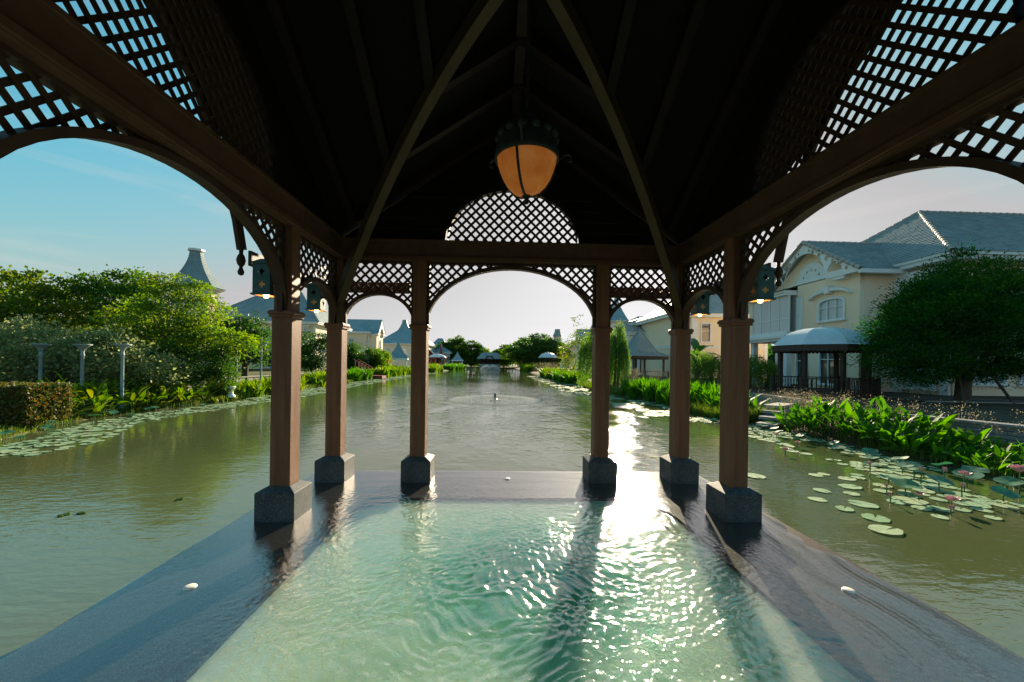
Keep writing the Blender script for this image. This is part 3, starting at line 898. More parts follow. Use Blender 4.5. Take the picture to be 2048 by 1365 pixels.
# four box lanterns outside the columns
def quatrefoil(cx, cz, r):
    o = []
    for k in range(4):
        a0 = 90 * k
        bx, bz = cx + r * math.cos(rad(a0)), cz + r * math.sin(rad(a0))
        for j in range(9):
            t = rad(a0 - 125 + 250 * j / 8)
            o.append((bx + r * .62 * math.cos(t), bz + r * .62 * math.sin(t)))
    return o
def lantern():
    t = thing('wall_lantern', '', 'lantern')
    h0, h1, w = -.155, .155, .088
    me = plate_mesh('side_panel', [(-w, h0), (w, h0), (w, h1), (-w, h1)], [quatrefoil(0, .075, .021), quatrefoil(0, -.055, .024)], .006, M['patina'])
    for k in range(4):
        a = rad(90 * k)
        link('side_panel', me, t, ((w - .003) * math.sin(a), -(w - .003) * math.cos(a), 0), a)
    MB().box(-w - .012, w + .012, -w - .012, w + .012, h1, h1 + .02).frustum(0, 0, w + .004, h1 + .02, .04, h1 + .06).obj('lantern_roof', M['patina'], t)
    mb = MB()
    for (x0, x1, y0, y1) in ((-w - .014, w + .014, -w - .014, -w + .004), (-w - .014, w + .014, w - .004, w + .014), (-w - .014, -w + .004, -w + .004, w - .004), (w - .004, w + .014, -w + .004, w - .004)):
        mb.box(x0, x1, y0, y1, h0 - .006, h0 + .012)
    mb.obj('base_rim', M['patina'], t)
    mb = MB()
    i = w - .010
    mb.add([(-i, -i, h0 - .004), (i, -i, h0 - .004), (i, i, h0 - .004), (-i, i, h0 - .004), (-i, -i, .03), (i, -i, .03), (i, i, .03), (-i, i, .03)], [(0, 1, 5, 4), (1, 2, 6, 5), (2, 3, 7, 6), (3, 0, 4, 7), (4, 5, 6, 7)])
    mb.obj('lantern_lining', M['lampinner'], t)
    MB().lathe([(.001, -.182), (.018, -.178), (.027, -.162), (.025, -.14), (.012, -.115), (.001, -.11)], 12).obj('bulb', M['bulb'], t, True)
    MB().tube([(w, 0, .02), (w + .05, 0, .02), (w + .12, 0, .02)], .014, 8).lathe([(.001, -.02), (.025, -.01), (.03, .01), (.02, .03), (.001, .04)], 10, w + .05, 0).obj('bracket', M['iron'], t)
    return t
def copy_tree(o, parent=None):
    c = o.copy(); COL.objects.link(c)
    if parent is not None: c.parent = parent
    for ch in list(o.children): copy_tree(ch, c)
    return c
L0 = lantern()
LP = [(-2.585, PY + B1 + .02, 2.42, 0, 'green patina box lantern with clover cutouts outside the near left column'),
      (2.645, PY + B1 + .02, 2.47, math.pi, 'green patina box lantern with clover cutouts outside the near right column'),
      (-2.64, PY + BY, 2.43, 0, 'green patina box lantern outside the far left corner column'),
      (2.63, PY + BY, 2.47, math.pi, 'green patina box lantern with bright bulb outside the far right corner column')]
for k, (x, y, z, a, lab) in enumerate(LP):
    o = L0 if k == 0 else copy_tree(L0)
    o.location = (x, y, z); o.rotation_euler = (0, 0, a)
    tag(o, lab, 'lantern', 'lanterns on the pavilion columns')

# ---------------------------------------------------------------- buildings
def tiles(a, b, c, d, course, tw, lift=.03):
    """real tile courses on a roof slope a-b (eave) .. d-c (top); tw None = whole-row strips"""
    a, b, c, d = (Vector(p) for p in (a, b, c, d))
    n = max(2, int(((d + c) / 2 - (a + b) / 2).length / course))
    nrm = (b - a).cross(d - a)
    if nrm.length < 1e-6: nrm = (b - a).cross(c - a)
    nrm.normalize()
    if nrm.z < 0: nrm = -nrm
    mb = MB()
    V, F = mb.v, mb.f
    for k in range(n):
        t0, t1 = k / n, min(1, (k + 1.08) / n)
        l0, r0 = a + (d - a) * t0, b + (c - b) * t0
        l1, r1 = a + (d - a) * t1, b + (c - b) * t1
        w0 = (r0 - l0).length
        m = 1 if tw is None else max(1, int(w0 / tw))
        off = .5 if k % 2 else 0.0
        cuts = [0] + [(i + off) / m for i in range(1 if off == 0 else 0, m)] + [1] if m > 1 else [0, 1]
        cuts = sorted(set(min(1, max(0, q)) for q in cuts))
        for q0, q1 in zip(cuts[:-1], cuts[1:]):
            g = .004 / max(w0, .1) if tw else 0
            li = lift * random.uniform(.75, 1.25)
            p0 = l0 + (r0 - l0) * (q0 + g); p1 = l0 + (r0 - l0) * (q1 - g)
            s0 = l1 + (r1 - l1) * (q0 + g); s1 = l1 + (r1 - l1) * (q1 - g)
            i = len(V)
            V += [tuple(p0 + nrm * li), tuple(p1 + nrm * li), tuple(s1 + nrm * .004), tuple(s0 + nrm * .004), tuple(p0), tuple(p1)]
            F += [(i, i + 1, i + 2, i + 3), (i + 4, i + 5, i + 1, i)]
    return mb

RIDGE = MB().lathe([(.10, -.21), (.115, -.20), (.085, .21)], 10).mesh('ridge_tile', M['ridge'])
def ridge_tiles(parent, p, q, step=.34, sc=1.0):
    p, q = Vector(p), Vector(q)
    n = max(1, int((q - p).length / step))
    rot = (q - p).to_track_quat('Z', 'Y').to_matrix().to_4x4()
    for i in range(n):
        m = Matrix.Translation(p + (q - p) * (i + .5) / n) @ rot @ Matrix.Rotation(random.uniform(0, 6), 4, 'Z') @ Matrix.Scale(sc * random.uniform(.95, 1.05), 4)
        link('ridge_tile', RIDGE, parent, mat4=m)

def opening(x, z, w, h, arch):
    if arch: return [(x - w / 2, z), (x + w / 2, z)] + ell(x, z + h - arch, w / 2, arch, 0, 180, 12)
    return [(x - w / 2, z), (x + w / 2, z), (x + w / 2, z + h), (x - w / 2, z + h)]

def add_window(parent, tf, x, z, w, h, arch=0, mull=1, trans=0, pane='pane', hood=False, sill=True, trim=.09):
    """window set in a wall opening; tf maps (x, y_out, z) of the wall to the house"""
    def place(me, name, par=None):
        return link(name, me, par or parent, mat4=tf if par is None else None)
    out = opening(x, z, w + 2 * trim, h + trim + (trim if not sill else 0), arch + (trim if arch else 0))
    if sill: out = [(p[0], p[1]) for p in out]
    inn = opening(x, z + .001, w, h, arch)
    fr = plate_mesh('window', [(px, pz - (.0 if sill else trim)) for px, pz in out], [[(px, pz + .03) if False else (px, pz) for px, pz in opening(x, z + .05, w - .1, h - .1, max(0, arch - .02))]], .10, M['white'])
    for v in fr.vertices: v.co.y += -.02
    fo = place(fr, 'window')
    mb = MB()
    for k in range(1, mull + 1):
        mx_ = x - w / 2 + w * k / (mull + 1)
        mb.box(mx_ - .025, mx_ + .025, -.02, .04, z + .04, z + h - .04)
    if trans: mb.box(x - w / 2, x + w / 2, -.015, .035, z + h * trans - .022, z + h * trans + .022)
    if mb.v: mb.obj('mullion', M['white'], fo)
    pm = plate_mesh('pane', opening(x, z + .02, w - .02, h - .02, arch), [], .012, M[pane])
    for v in pm.vertices: v.co.y += .055
    link('pane', pm, fo)
    if sill: MB().box(x - w / 2 - trim - .06, x + w / 2 + trim + .06, -.14, .02, z - .09, z).obj('sill', M['white'], fo)
    if hood:
        hm = plate_mesh('hood', ell(x, z + h - arch + .22, w / 2 + .55, arch + .38, 12, 168, 16) + ell(x, z + h - arch + .22, w / 2 + .55, arch + .18, 168, 12, 16), [], .3, M['white'])
        for v in hm.vertices: v.co.y -= .12
        link('hood', hm, fo)
        MB().box(x - .14, x + .14, -.36, .02, z + h + .28, z + h + .72).obj('keystone', M['white'], fo)
    return fo

def wall_tf(face, W_, Dp):
    if face == 'F': return Matrix.Identity(4)
    if face == 'R': return Matrix.Translation((W_ / 2, Dp / 2, 0)) @ Matrix.Rotation(rad(90), 4, 'Z')
    return Matrix.Translation((-W_ / 2, Dp / 2, 0)) @ Matrix.Rotation(rad(-90), 4, 'Z')

def house(label, loc, rz, W_, Dp, ze, zr, wins, ins=.42, over=.6, wallm='cream', roofm='roof', course=.3, tw=None, zf=.2, gable_end=False, trimz=(3.45,), pil=True, hip=True, name='house', dep=0, ridge_y=False):
    h = thing(name, label, 'house', loc, rz)
    walls = {'F': (W_, Dp), 'R': (Dp, W_), 'L': (Dp, W_)}
    for fc in 'FRL':
        wl_ = W_ if fc == 'F' else Dp
        tf = wall_tf(fc, W_, Dp)
        ww = [q for q in wins if q['f'] == fc]
        e = .0 if fc == 'F' else .125
        me = plate_mesh('wall', [(-wl_ / 2 + e, zf), (wl_ / 2 - e, zf), (wl_ / 2 - e, ze), (-wl_ / 2 + e, ze)], [opening(q['x'], q['z'], q['w'], q['h'], q.get('a', 0)) for q in ww], .24, M[wallm])
        for v in me.vertices: v.co.y += .12
        link('wall', me, h, mat4=tf)
        for q in ww:
            add_window(h, tf, q['x'], q['z'], q['w'], q['h'], q.get('a', 0), q.get('m', 1), q.get('t', 0), q.get('p', 'pane'), q.get('hood', False))
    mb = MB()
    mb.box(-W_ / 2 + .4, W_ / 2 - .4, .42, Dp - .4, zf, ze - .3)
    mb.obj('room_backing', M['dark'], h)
    for tz in trimz:
        mb = MB()
        for (x0, x1, y0, y1) in ((-W_ / 2 - .06, W_ / 2 + .06, -.06, .002), (W_ / 2 - .002, W_ / 2 + .06, .002, Dp), (-W_ / 2 - .06, -W_ / 2 + .002, .002, Dp)):
            mb.box(x0, x1, y0, y1, tz - .12, tz + .12)
            mb.box(x0 - .04, x1 + .04, y0 - .04, y1 + .0, tz + .12, tz + .2)
        mb.obj('string_course', M['white'], h)
    if pil:
        for sx in (-1, 1):
            MB().box(sx * W_ / 2 - .28, sx * W_ / 2 + .07, -.07, .05, zf, ze - .05).obj('corner_pilaster', M['white'], h) if sx > 0 else MB().box(-W_ / 2 - .07, -W_ / 2 + .28, -.07, .05, zf, ze - .05).obj('corner_pilaster', M['white'], h)
    x0, x1, y0, y1 = -W_ / 2 - over, W_ / 2 + over, -over, Dp + over
    MB().box(x0, x1, y0, y1, ze - .04, ze + .16).box(x0 - .08, x1 + .08, y0 - .08, y1 + .08, ze + .16, ze + .3).obj('eaves', M['white'], h)
    z0 = ze + .3
    x0, x1, y0, y1 = x0 - .1, x1 + .1, y0 - .1, y1 + .1
    ym = (y0 + y1) / 2
    run = (y1 - y0) / 2
    hp = run * ins if hip else 0
    rx0, rx1 = x0 + hp * 1.0, x1 - hp * 1.0
    Aa, Bb, Cc, Dd = (x0, y0, z0), (x1, y0, z0), (x1, y1, z0), (x0, y1, z0)
    r0, r1 = (rx0, ym, zr), (rx1, ym, zr)
    quads = ((Aa, Bb, r1, r0), (Cc, Dd, r0, r1), (Bb, Cc, r1, r1), (Dd, Aa, r0, r0))
    under = [(0, 1, 5, 4), (1, 2, 5), (2, 3, 4, 5), (3, 0, 4)]
    if ridge_y:
        hp = (x1 - x0) / 2 * ins
        xm = (x0 + x1) / 2
        r0, r1 = (xm, y0 + hp, zr), (xm, y1 - hp, zr)
        quads = ((Aa, Bb, r0, r0), (Bb, Cc, r1, r0), (Cc, Dd, r1, r1), (Dd, Aa, r0, r1))
        under = [(0, 1, 4), (1, 2, 5, 4), (2, 3, 5), (3, 0, 4, 5)]
    for quad in quads:
        tiles(*quad, course, tw).obj('roof_slope', M[roofm], h)
    MB().add([Aa, Bb, Cc, Dd, r0, r1], under).obj('roof_deck', M[roofm], h)
    if dep:
        for p, q in ((Aa, r0), (Bb, r0), (r0, r1)): ridge_tiles(h, p, q, .42)
    else:
        mb = MB()
        for p, q in ((Aa, r0), (Bb, r1), (r0, r1)): mb.bar(p, q, .22, .16)
        mb.obj('ridge_cap', M['roof' if roofm == 'roof' else 'roofblue'], h)
    return h

def gable_wing(h, xc, hw, y0, y1, zb, ze, zr, roofm, back, course=.3, tw=None, lace=True, wins=(), wallm='cream', over=.5, wall_x=None, dep=0):
    """wing in front of the house face with its own gable; y0 front, y1 joins the house, back = how deep its ridge runs"""
    wx0, wx1 = wall_x or (xc - hw, xc + hw)
    Tf = Matrix.Translation((0, y0, 0))
    out = [(wx0, zb), (wx1, zb), (wx1, ze), (wx0, ze)]
    me = plate_mesh('wall', out, [opening(q['x'], q['z'], q['w'], q['h'], q.get('a', 0)) for q in wins], .24, M[wallm])
    for v in me.vertices: v.co.y += .12
    link('wall', me, h, mat4=Tf)
    for q in wins: add_window(h, Tf, q['x'], q['z'], q['w'], q['h'], q.get('a', 0), q.get('m', 1), q.get('t', 0), q.get('p', 'pane'), q.get('hood', False))
    MB().box(wx0, wx0 + .24, y0 + .24, y1, zb, ze).obj('wall', M[wallm], h)
    MB().box(wx1 - .24, wx1, y0 + .24, y1, zb, ze).obj('wall', M[wallm], h)
    MB().box(wx0 + .3, wx1 - .3, y0 + .5, y1, zb, ze - .1).obj('room_backing', M['dark'], h)
    # gable wall (set back), arch recess and lace bargeboard
    g = plate_mesh('gable_wall', [(xc - hw, ze), (xc + hw, ze), (xc, zr - .25)], [], .1, M[wallm])
    for v in g.vertices: v.co.y += y0 + .2
    link('gable_wall', g, h)
    if lace:
        sl = (zr - ze) / (hw + over)
        holes = []
        rr_ = hw * .46
        holes.append(ell(xc, ze + .25, rr_, rr_ * .95, 8, 172, 18))
        for s in (-1, 1):
            holes.append(ell(xc + s * hw * .66, ze + .22, hw * .14, hw * .16, 0, 180, 10))
            for (fx, fz, fr) in ((.2, .74, .06), (.34, .60, .07), (.50, .46, .07), (.62, .36, .05), (.88, .10, .055), (.12, .80, .045), (.42, .62, .035), (.28, .72, .03), (.56, .48, .03), (.78, .26, .04), (.70, .28, .03)):
                zz = ze + (zr - ze) * fz * .93
                holes.append(ell(xc + s * hw * fx, zz, hw * fr * .52, hw * fr * .58, 0, 330, 9))
        b = plate_mesh('bargeboard', [(xc - hw - over + .05, ze - .1), (xc - hw * .42, ze - .1), (xc - hw * .46, ze + .3), (xc + hw * .46, ze + .3), (xc + hw * .42, ze - .1), (xc + hw + over - .05, ze - .1), (xc, zr - .08)], holes[1:], .08, M['white']) if False else plate_mesh('bargeboard', [(xc - hw - over + .05, ze - .12), (xc - rr_ - .12, ze - .12), (xc - rr_ - .12, ze + .2)] + ell(xc, ze + .25, rr_, rr_ * .95, 172, 8, 18) + [(xc + rr_ + .12, ze + .2), (xc + rr_ + .12, ze - .12), (xc + hw + over - .05, ze - .12), (xc, zr - .06)], holes[1:], .08, M['white'])
        for v in b.vertices: v.co.y += y0 - over * .8
        link('bargeboard', b, h)
        fan = plate_mesh('fan_light', ell(xc, ze + .15, rr_ * .72, rr_ * .7, 0, 180, 16), [ell(xc + rr_ * .42 * math.cos(rad(t)), ze + .17 + rr_ * .40 * math.sin(rad(t)), .09, .09, 0, 330, 8) for t in (25, 60, 90, 120, 155)], .08, M['white'])
        for v in fan.vertices: v.co.y += y0 + .1
        link('fan_light', fan, h)
        MB().box(xc - rr_ * .9, xc + rr_ * .9, y0 - .06, y0 + .2, ze + .05, ze + .15).obj('fan_sill', M['white'], h)
        for s in (-1, 1):
            MB().box(xc + s * hw * .72 - .35, xc + s * hw * .72 + .35, y0 - over * .8, y0 + .1, ze - .28, ze - .12).obj('eaves_bracket', M['white'], h)
    ov = over
    yf = y0 - over
    e0, e1 = (xc - hw - ov, yf, ze), (xc + hw + ov, yf, ze)
    t0 = (xc, yf, zr)
    tb = (xc, back, zr)
    b0, b1 = (xc - hw - ov, back, ze), (xc + hw + ov, back, ze)
    tiles(b0, e0, t0, tb, course, tw).obj('roof_slope', M[roofm], h)
    tiles(e1, b1, tb, t0, course, tw).obj('roof_slope', M[roofm], h)
    MB().add([e0, t0, e1, b0, tb, b1], [(0, 1, 4, 3), (1, 2, 5, 4)]).obj('roof_deck', M['white'], h)
    if dep:
        ridge_tiles(h, t0, tb, .36); ridge_tiles(h, e0, t0, .36); ridge_tiles(h, e1, t0, .36)
    for s, ex in ((-1, xc - hw - ov), (1, xc + hw + ov)):
        MB().box(ex - .06 if s < 0 else ex - .16, ex + .16 if s < 0 else ex + .06, yf, back * .4 + y1 * .6, ze - .24, ze - .03).obj('eaves', M['white'], h)

# ---- right bank, nearest house: front faces the pond (-X)
RH = house('large cream villa with grey tiled hip roof and white lace gable behind the domed gazebo', (21.1, 23.9, 0), rad(-90), 11.6, 20.0, 6.72, 11.35, [
    dict(f='F', x=4.7, z=4.2, w=1.1, h=1.9, m=1, t=.7, p='panedark'), dict(f='F', x=4.6, z=.6, w=1.3, h=2.2, m=1, t=.75),
    dict(f='R', x=-8.0, z=.9, w=1.5, h=1.9, m=1, t=.7), dict(f='R', x=-5.7, z=.9, w=1.5, h=1.9, m=1), dict(f='R', x=-7.1, z=4.3, w=1.6, h=1.7, a=.3, m=1), dict(f='R', x=-3.3, z=4.3, w=1.6, h=1.7, a=.3, m=1), dict(f='R', x=-2.3, z=.9, w=2.2, h=1.9, m=2)],
    ins=.85, course=.22, tw=.26, zf=.3, dep=1, ridge_y=True)
gable_wing(RH, 0.1, 3.45, -2.2, 0.05, .3, 6.75, 9.25, 'roof', 4.6, .22, .26, True, [
    dict(x=1.7, z=4.3, w=1.75, h=1.25, a=.22, m=2, t=.6, hood=True), dict(x=1.8, z=.62, w=1.7, h=2.0, m=2, t=.72, p='panedark'), dict(x=-.45, z=.62, w=.9, h=1.9, m=1, t=.72, p='panedark')], 'cream', .5, (-.9, 3.5), 1)
# glazed upper bay over a white cornice
def glazed_bay():
    x0, x1, y0 = -4.9, -.95, -2.75
    MB().box(x0 - .1, x1, y0 - .1, -.0, 3.62, 3.86).box(x0 - .32, x1 + .1, y0 - .32, .0, 3.45, 3.62).box(x0 - .2, x1 + .05, y0 - .2, 0, 3.28, 3.45).obj('cornice', M['white'], RH)
    MB().box(x0 - .2, x1, y0 - .2, 0, 6.2, 6.36).box(x0 - .3, x1, y0 - .3, 0, 6.36, 6.5).obj('bay_eaves', M['white'], RH)
    MB().box(x0 - .03, x0 + .35, y0 + .0, .0, 3.86, 6.2).obj('bay_pier', M['cream'], RH)
    MB().box(x0 + .4, x1, y0 + .5, .0, 3.9, 6.18).obj('curtain', M['curtain'], RH)
    fr = MB()
    xs = [x0 + .35 + (x1 - x0 - .35) * k / 4 for k in range(5)]
    for x in xs: fr.box(x - .03, x + .03, y0 + .02, y0 + .1, 3.86, 6.2)
    for z in (3.89, 4.72, 6.17): fr.box(xs[0] + .03, xs[-1], y0 + .03, y0 + .09, z - .03, z + .03)
    fo = fr.obj('bay_window', M['white'], RH)
    for a, b in zip(xs[:-1], xs[1:]):
        MB().box(a + .03, b - .03, y0 + .05, y0 + .07, 3.92, 4.69).obj('pane', M['pane'], fo)
        MB().box(a + .03, b - .03, y0 + .05, y0 + .07, 4.75, 6.14).obj('pane', M['pane'], fo)
    for x in (x0 + .2, x1 - .4): MB().box(x - .17, x + .17, y0 + .1, y0 + .44, .3, 3.28).obj('bay_column', M['white'], RH)
    tiles((x0 - .4, y0 - .4, 6.5), (x1, y0 - .4, 6.5), (x1, .2, 7.4), (x0 + .6, .2, 7.4), .22, .26).obj('roof_slope', M['roof'], RH)
    MB().add([(x0 - .4, y0 - .4, 6.49), (x1, y0 - .4, 6.49), (x1, .2, 7.39), (x0 + .6, .2, 7.39), (x0 - .4, .2, 6.49)], [(0, 1, 2, 3), (0, 3, 4)]).obj('roof_deck', M['roof'], RH)
glazed_bay()
MB().box(-.9, -.4, -2.3, -2.2, 3.3, 6.0).obj('wall_pilaster', M['white'], RH)
# fretted balcony screen between the wing and the corner
mb = MB()
mb.box(3.6, 5.6, -.35, -.27, 6.0, 6.5)
for k in range(5): mb.box(3.65 + k * .48, 3.70 + k * .48, -.37, -.25, 5.75, 6.55)
mb.box(3.5, 3.8, -.4, -.1, .3, 6.7)
mb.obj('balcony_screen', M['white'], RH)
MB().box(3.5, 6.2, -.9, -.04, 3.35, 3.6).obj('balcony_slab', M['white'], RH)

# ---- second right house, facing down the pond towards the pavilion
H2 = house('cream villa with a banana plant before its tall windows, seen between the two right columns', (22.5, 40.0, 0), 0, 9.8, 9, 6.55, 10.4, [
    dict(f='F', x=-3.9, z=3.9, w=1.15, h=2.0, m=1, t=.62), dict(f='F', x=-1.5, z=4.0, w=.95, h=1.9, m=0, t=.6, p='panedark'), dict(f='F', x=.9, z=4.0, w=.95, h=1.9, m=0, t=.6), dict(f='F', x=3.6, z=.7, w=1.0, h=1.7, m=1, p='panedark'), dict(f='F', x=1.4, z=.7, w=1.0, h=1.7, m=1, p='panedark'), dict(f='F', x=-2.6, z=.7, w=1.4, h=1.8, m=1)],
    ins=.9, course=.3, tw=.4, wallm='cream2', zf=.2)
mb = MB(); mb.box(-3.05, -2.4, -.12, .0, .2, 6.5); mb.obj('wall_pilaster', M['white'], H2)
# ---- third right house with arched balcony bay
H3 = house('pale villa with an arched balcony corner beside the pyramid roofed gazebo', (19.0, 50, 0), 0, 4.2, 6, 6.6, 8.0, [
    dict(f='F', x=.7, z=3.7, w=1.3, h=2.3, a=.6, m=1), dict(f='L', x=1.2, z=3.7, w=1.3, h=2.0, a=.5, m=1), dict(f='F', x=-1.2, z=.5, w=1.6, h=2.2, m=1, p='panedark')], ins=.9, wallm='cream2', zf=.2)
MB().box(-3.6, -.4, -2.2, .0, 5.2, 5.45).box(-3.75, -.3, -2.35, 0, 5.45, 5.6).obj('porch_eaves', M['white'], H3)
MB().box(-3.4, -.6, -2.0, -.0, 2.6, 3.1).obj('porch_slab', M['white'], H3)
for x in (-3.3, -2.0, -.7): MB().box(x - .14, x + .14, -2.0, -1.7, .2, 5.2).obj('porch_column', M['white'], H3)
tiles((-3.8, -2.4, 5.6), (-.2, -2.4, 5.6), (-.6, .3, 6.9), (-3.2, .3, 6.9), .3, .4).obj('roof_slope', M['ridge'], H3)
mb = MB()
for k in range(9): mb.box(-.3 + k * .26, -.22 + k * .26, -.5, -.42, 3.2, 3.85)
mb.box(-.4, 2.0, -.52, -.40, 3.85, 3.95); mb.box(-.4, 2.0, -.6, .0, 2.95, 3.2)
mb.obj('balustrade', M['white'], H3)

def flared_roof(parent, r, z0, z1, rt, n, cx, cy, roofm, courses=16, ph=0, flat=True):
    prof = []
    for k in range(courses + 1):
        t = k / courses
        rr_ = rt + (r - rt) * (1 - t) ** 1.75
        z = z0 + (z1 - z0) * t
        prof.append((rr_ + (.05 if k < courses else 0), z)); 
        if k < courses: prof.append((rr_ * .0 + rt + (r - rt) * (1 - (k + .98) / courses) ** 1.75, z0 + (z1 - z0) * (k + .98) / courses))
    return MB().lathe([(r - .3, z0 - .02)] + prof, n, cx, cy, ph).obj('tower_roof', M[roofm], parent)
# round tower house on the right
TW = thing('tower_house', 'pale house with a round tower under a flared blue conical roof, behind the willow', 'house', (22.4, 76, 0))
MB().lathe([(2.0, .2), (2.0, 9.9)], 24).obj('tower_wall', M['cream2'], TW)
flared_roof(TW, 2.55, 9.8, 15.6, .12, 24, 0, 0, 'roofblue', 20)
MB().lathe([(2.02, 9.3), (2.2, 9.4), (2.55, 9.7), (2.6, 9.82), (1.9, 9.84)], 24).obj('tower_eaves', M['white'], TW)
MB().box(1.2, 11, -1.5, 6, .2, 6.3).obj('wall', M['cream2'], TW)
tiles((1.4, -2, 6.3), (11.6, -2, 6.3), (9, 2.2, 8.7), (1.6, 2.2, 8.7), .3, None).obj('roof_slope', M['roofblue'], TW)
MB().add([(1.4, -2, 6.28), (11.6, -2, 6.28), (9, 2.2, 8.68), (1.6, 2.2, 8.68), (11.6, 6.5, 6.28), (1.4, 6.5, 6.28)], [(0, 1, 2, 3), (1, 4, 2), (4, 5, 3, 2)]).obj('roof_deck', M['roofblue'], TW)
add_window(TW, Matrix.Translation((4, -1.62, 0)), 0, 3.6, 1.2, 1.9, 0, 1, .6)
# farther right houses
H4 = house('far pale villa with white steep gable and pointed tower behind the willow tree', (18.3, 87, 0), rad(-90), 9, 9, 6.4, 9.3, [dict(f='F', x=-2, z=3.6, w=1.1, h=1.8), dict(f='F', x=2, z=3.6, w=1.1, h=1.8), dict(f='R', x=-2, z=3.6, w=1.1, h=1.8), dict(f='R', x=1.5, z=3.6, w=1.1, h=1.8)], ins=.9, wallm='cream2', roofm='roofblue')
gable_wing(H4, 2.6, 1.8, -1.4, .05, .2, 6.2, 9.0, 'roofblue', 4.0, .3, None, False, [dict(x=2.6, z=3.8, w=1.2, h=1.9, a=.5)], 'white', .35)
MB().lathe([(1.2, 6), (1.2, 9.3)], 8, -1.5, 3.5, rad(22.5)).obj('tower_wall', M['cream2'], H4)
flared_roof(H4, 1.7, 9.2, 14.2, .06, 8, -1.5, 3.5, 'roof', 14, rad(22.5))
H5 = house('farthest right house showing only a truncated tower above the trees', (20.5, 122, 0), rad(-90), 10, 9, 6.4, 9.5, [dict(f='F', x=0, z=3.6, w=1.1, h=1.8)], ins=.9, wallm='cream2', roofm='roofblue', pil=False)
MB().lathe([(1.1, 8), (1.1, 10.1)], 8, .4, -2.6).obj('tower_wall', M['cream2'], H5)
flared_roof(H5, 1.5, 9.9, 12.1, .75, 8, .4, -2.6, 'roof', 8)

# ---- left bank houses
HA = house('long cream villa with wide slate roof behind the left columns, arched white window', (-34.1, 58, 0), 0, 15.4, 12, 6.75, 12.2, [
    dict(f='F', x=1.1, z=3.95, w=.95, h=2.3, a=.45, m=0, t=.72), dict(f='F', x=5.7, z=3.7, w=1.5, h=2.4, m=1, t=.72, p='panedark'), dict(f='F', x=-4.5, z=3.9, w=1.0, h=2.1, m=1), dict(f='F', x=1.0, z=.5, w=1.4, h=2.2, m=1, p='panedark'), dict(f='F', x=4.5, z=.5, w=1.6, h=2.2, m=1), dict(f='R', x=-3, z=3.8, w=1.2, h=2.0, a=.4), dict(f='R', x=1.5, z=3.8, w=1.2, h=2.0, a=.4)], ins=.85, wallm='cream2', zf=.2, course=.34)
MB().box(-.35, .15, -.15, 0, .2, 6.7).obj('wall_pilaster', M['white'], HA)
mb = MB()
for k in range(9): mb.box(4.6 + k * .27, 4.68 + k * .27, -.62, -.54, 5.7, 6.4)
mb.box(4.5, 7.0, -.65, -.5, 6.4, 6.55); mb.box(4.5, 7.0, -.65, -.5, 5.65, 5.75)
mb.obj('balcony_screen', M['white'], HA)
# bell roofed tower
LT = thing('bell_roof_tower', 'octagonal cream tower with flared slate roof cut flat on top, above the left trees', 'tower', (-35.0, 47, 0))
MB().lathe([(1.95, .2), (1.95, 9.7)], 8, 0, 0, rad(22.5)).obj('tower_wall', M['cream2'], LT)
flared_roof(LT, 2.85, 9.7, 13.95, .62, 8, 0, 0, 'roof', 20, rad(22.5))
MB().lathe([(.68, 13.85), (.82, 13.9), (.82, 14.12), (.0, 14.14)], 8, 0, 0, rad(22.5)).obj('roof_crown', M['white'], LT)
MB().lathe([(1.97, 9.0), (2.1, 9.2), (2.75, 9.55), (2.85, 9.68), (2.0, 9.7)], 8, 0, 0, rad(22.5)).obj('tower_eaves', M['white'], LT)
add_window(LT, Matrix.Rotation(rad(35), 4, 'Z') @ Matrix.Translation((0, -1.95, 0)), 0, 7.7, .7, .8, 0, 1)
HC = house('yellow villa with blue slate roof and white arched gable, behind the left corner column', (-25.2, 81.5, 0), rad(90), 8.4, 9.5, 6.85, 9.9, [
    dict(f='F', x=-1.6, z=3.7, w=1.0, h=2.0, m=1), dict(f='F', x=1.8, z=3.6, w=1.2, h=2.2, a=.55), dict(f='L', x=-1.2, z=3.9, w=1.0, h=1.9, m=1, t=.6), dict(f='L', x=1.6, z=3.9, w=1.0, h=1.9, m=1, t=.6)], ins=.8, wallm='cream', roofm='roofblue', course=.34)
gable_wing(HC, -1.6, 2.1, -1.5, .05, .2, 6.8, 9.8, 'roofblue', 5.0, .34, None, True, [dict(x=-1.6, z=3.6, w=1.3, h=2.2, a=.6)], 'cream', .45)
HD = house('pale villa with broad blue roof and bell tower, left of the middle column', (-27.0, 113, 0), 0, 13, 13, 6.3, 11.5, [
    dict(f='F', x=-4.2, z=2.9, w=2.0, h=2.4, a=.8, m=1), dict(f='F', x=.4, z=3.4, w=1.2, h=2.0), dict(f='F', x=4.0, z=3.4, w=1.2, h=2.0)], ins=.75, wallm='cream2', roofm='roofblue', course=.4)
flared_roof(HD, 3.2, 9.4, 14.0, .62, 8, -1.3, 7.2, 'roofblue', 14, rad(22.5))
HE = house('distant cream house with blue roof beyond the red timber house', (-22.6, 150, 0), 0, 6.4, 9, 6.2, 10.6, [dict(f='F', x=1.8, z=3.4, w=1.2, h=2.0), dict(f='F', x=-1, z=3.4, w=1.2, h=2.0)], ins=.6, wallm='cream2', roofm='roofblue', course=.4)
HX = thing('red_timber_house', 'red timber house with steep gable and pale eaves by the far left bank', 'house', (-20.6, 118, 0))
me = plate_mesh('wall', [(-3, .1), (2.2, .1), (2.2, 3.0), (-.8, 6.0), (-3.0, 6.2)], [opening(-1.8, 3.6, .8, 1.1, 0), opening(.2, .8, 1.0, 1.6, 0)], .3, M['redwood'])
link('wall', me, HX)
MB().box(-3, 2.0, .3, 6, .1, 3).obj('room_backing', M['dark'], HX)
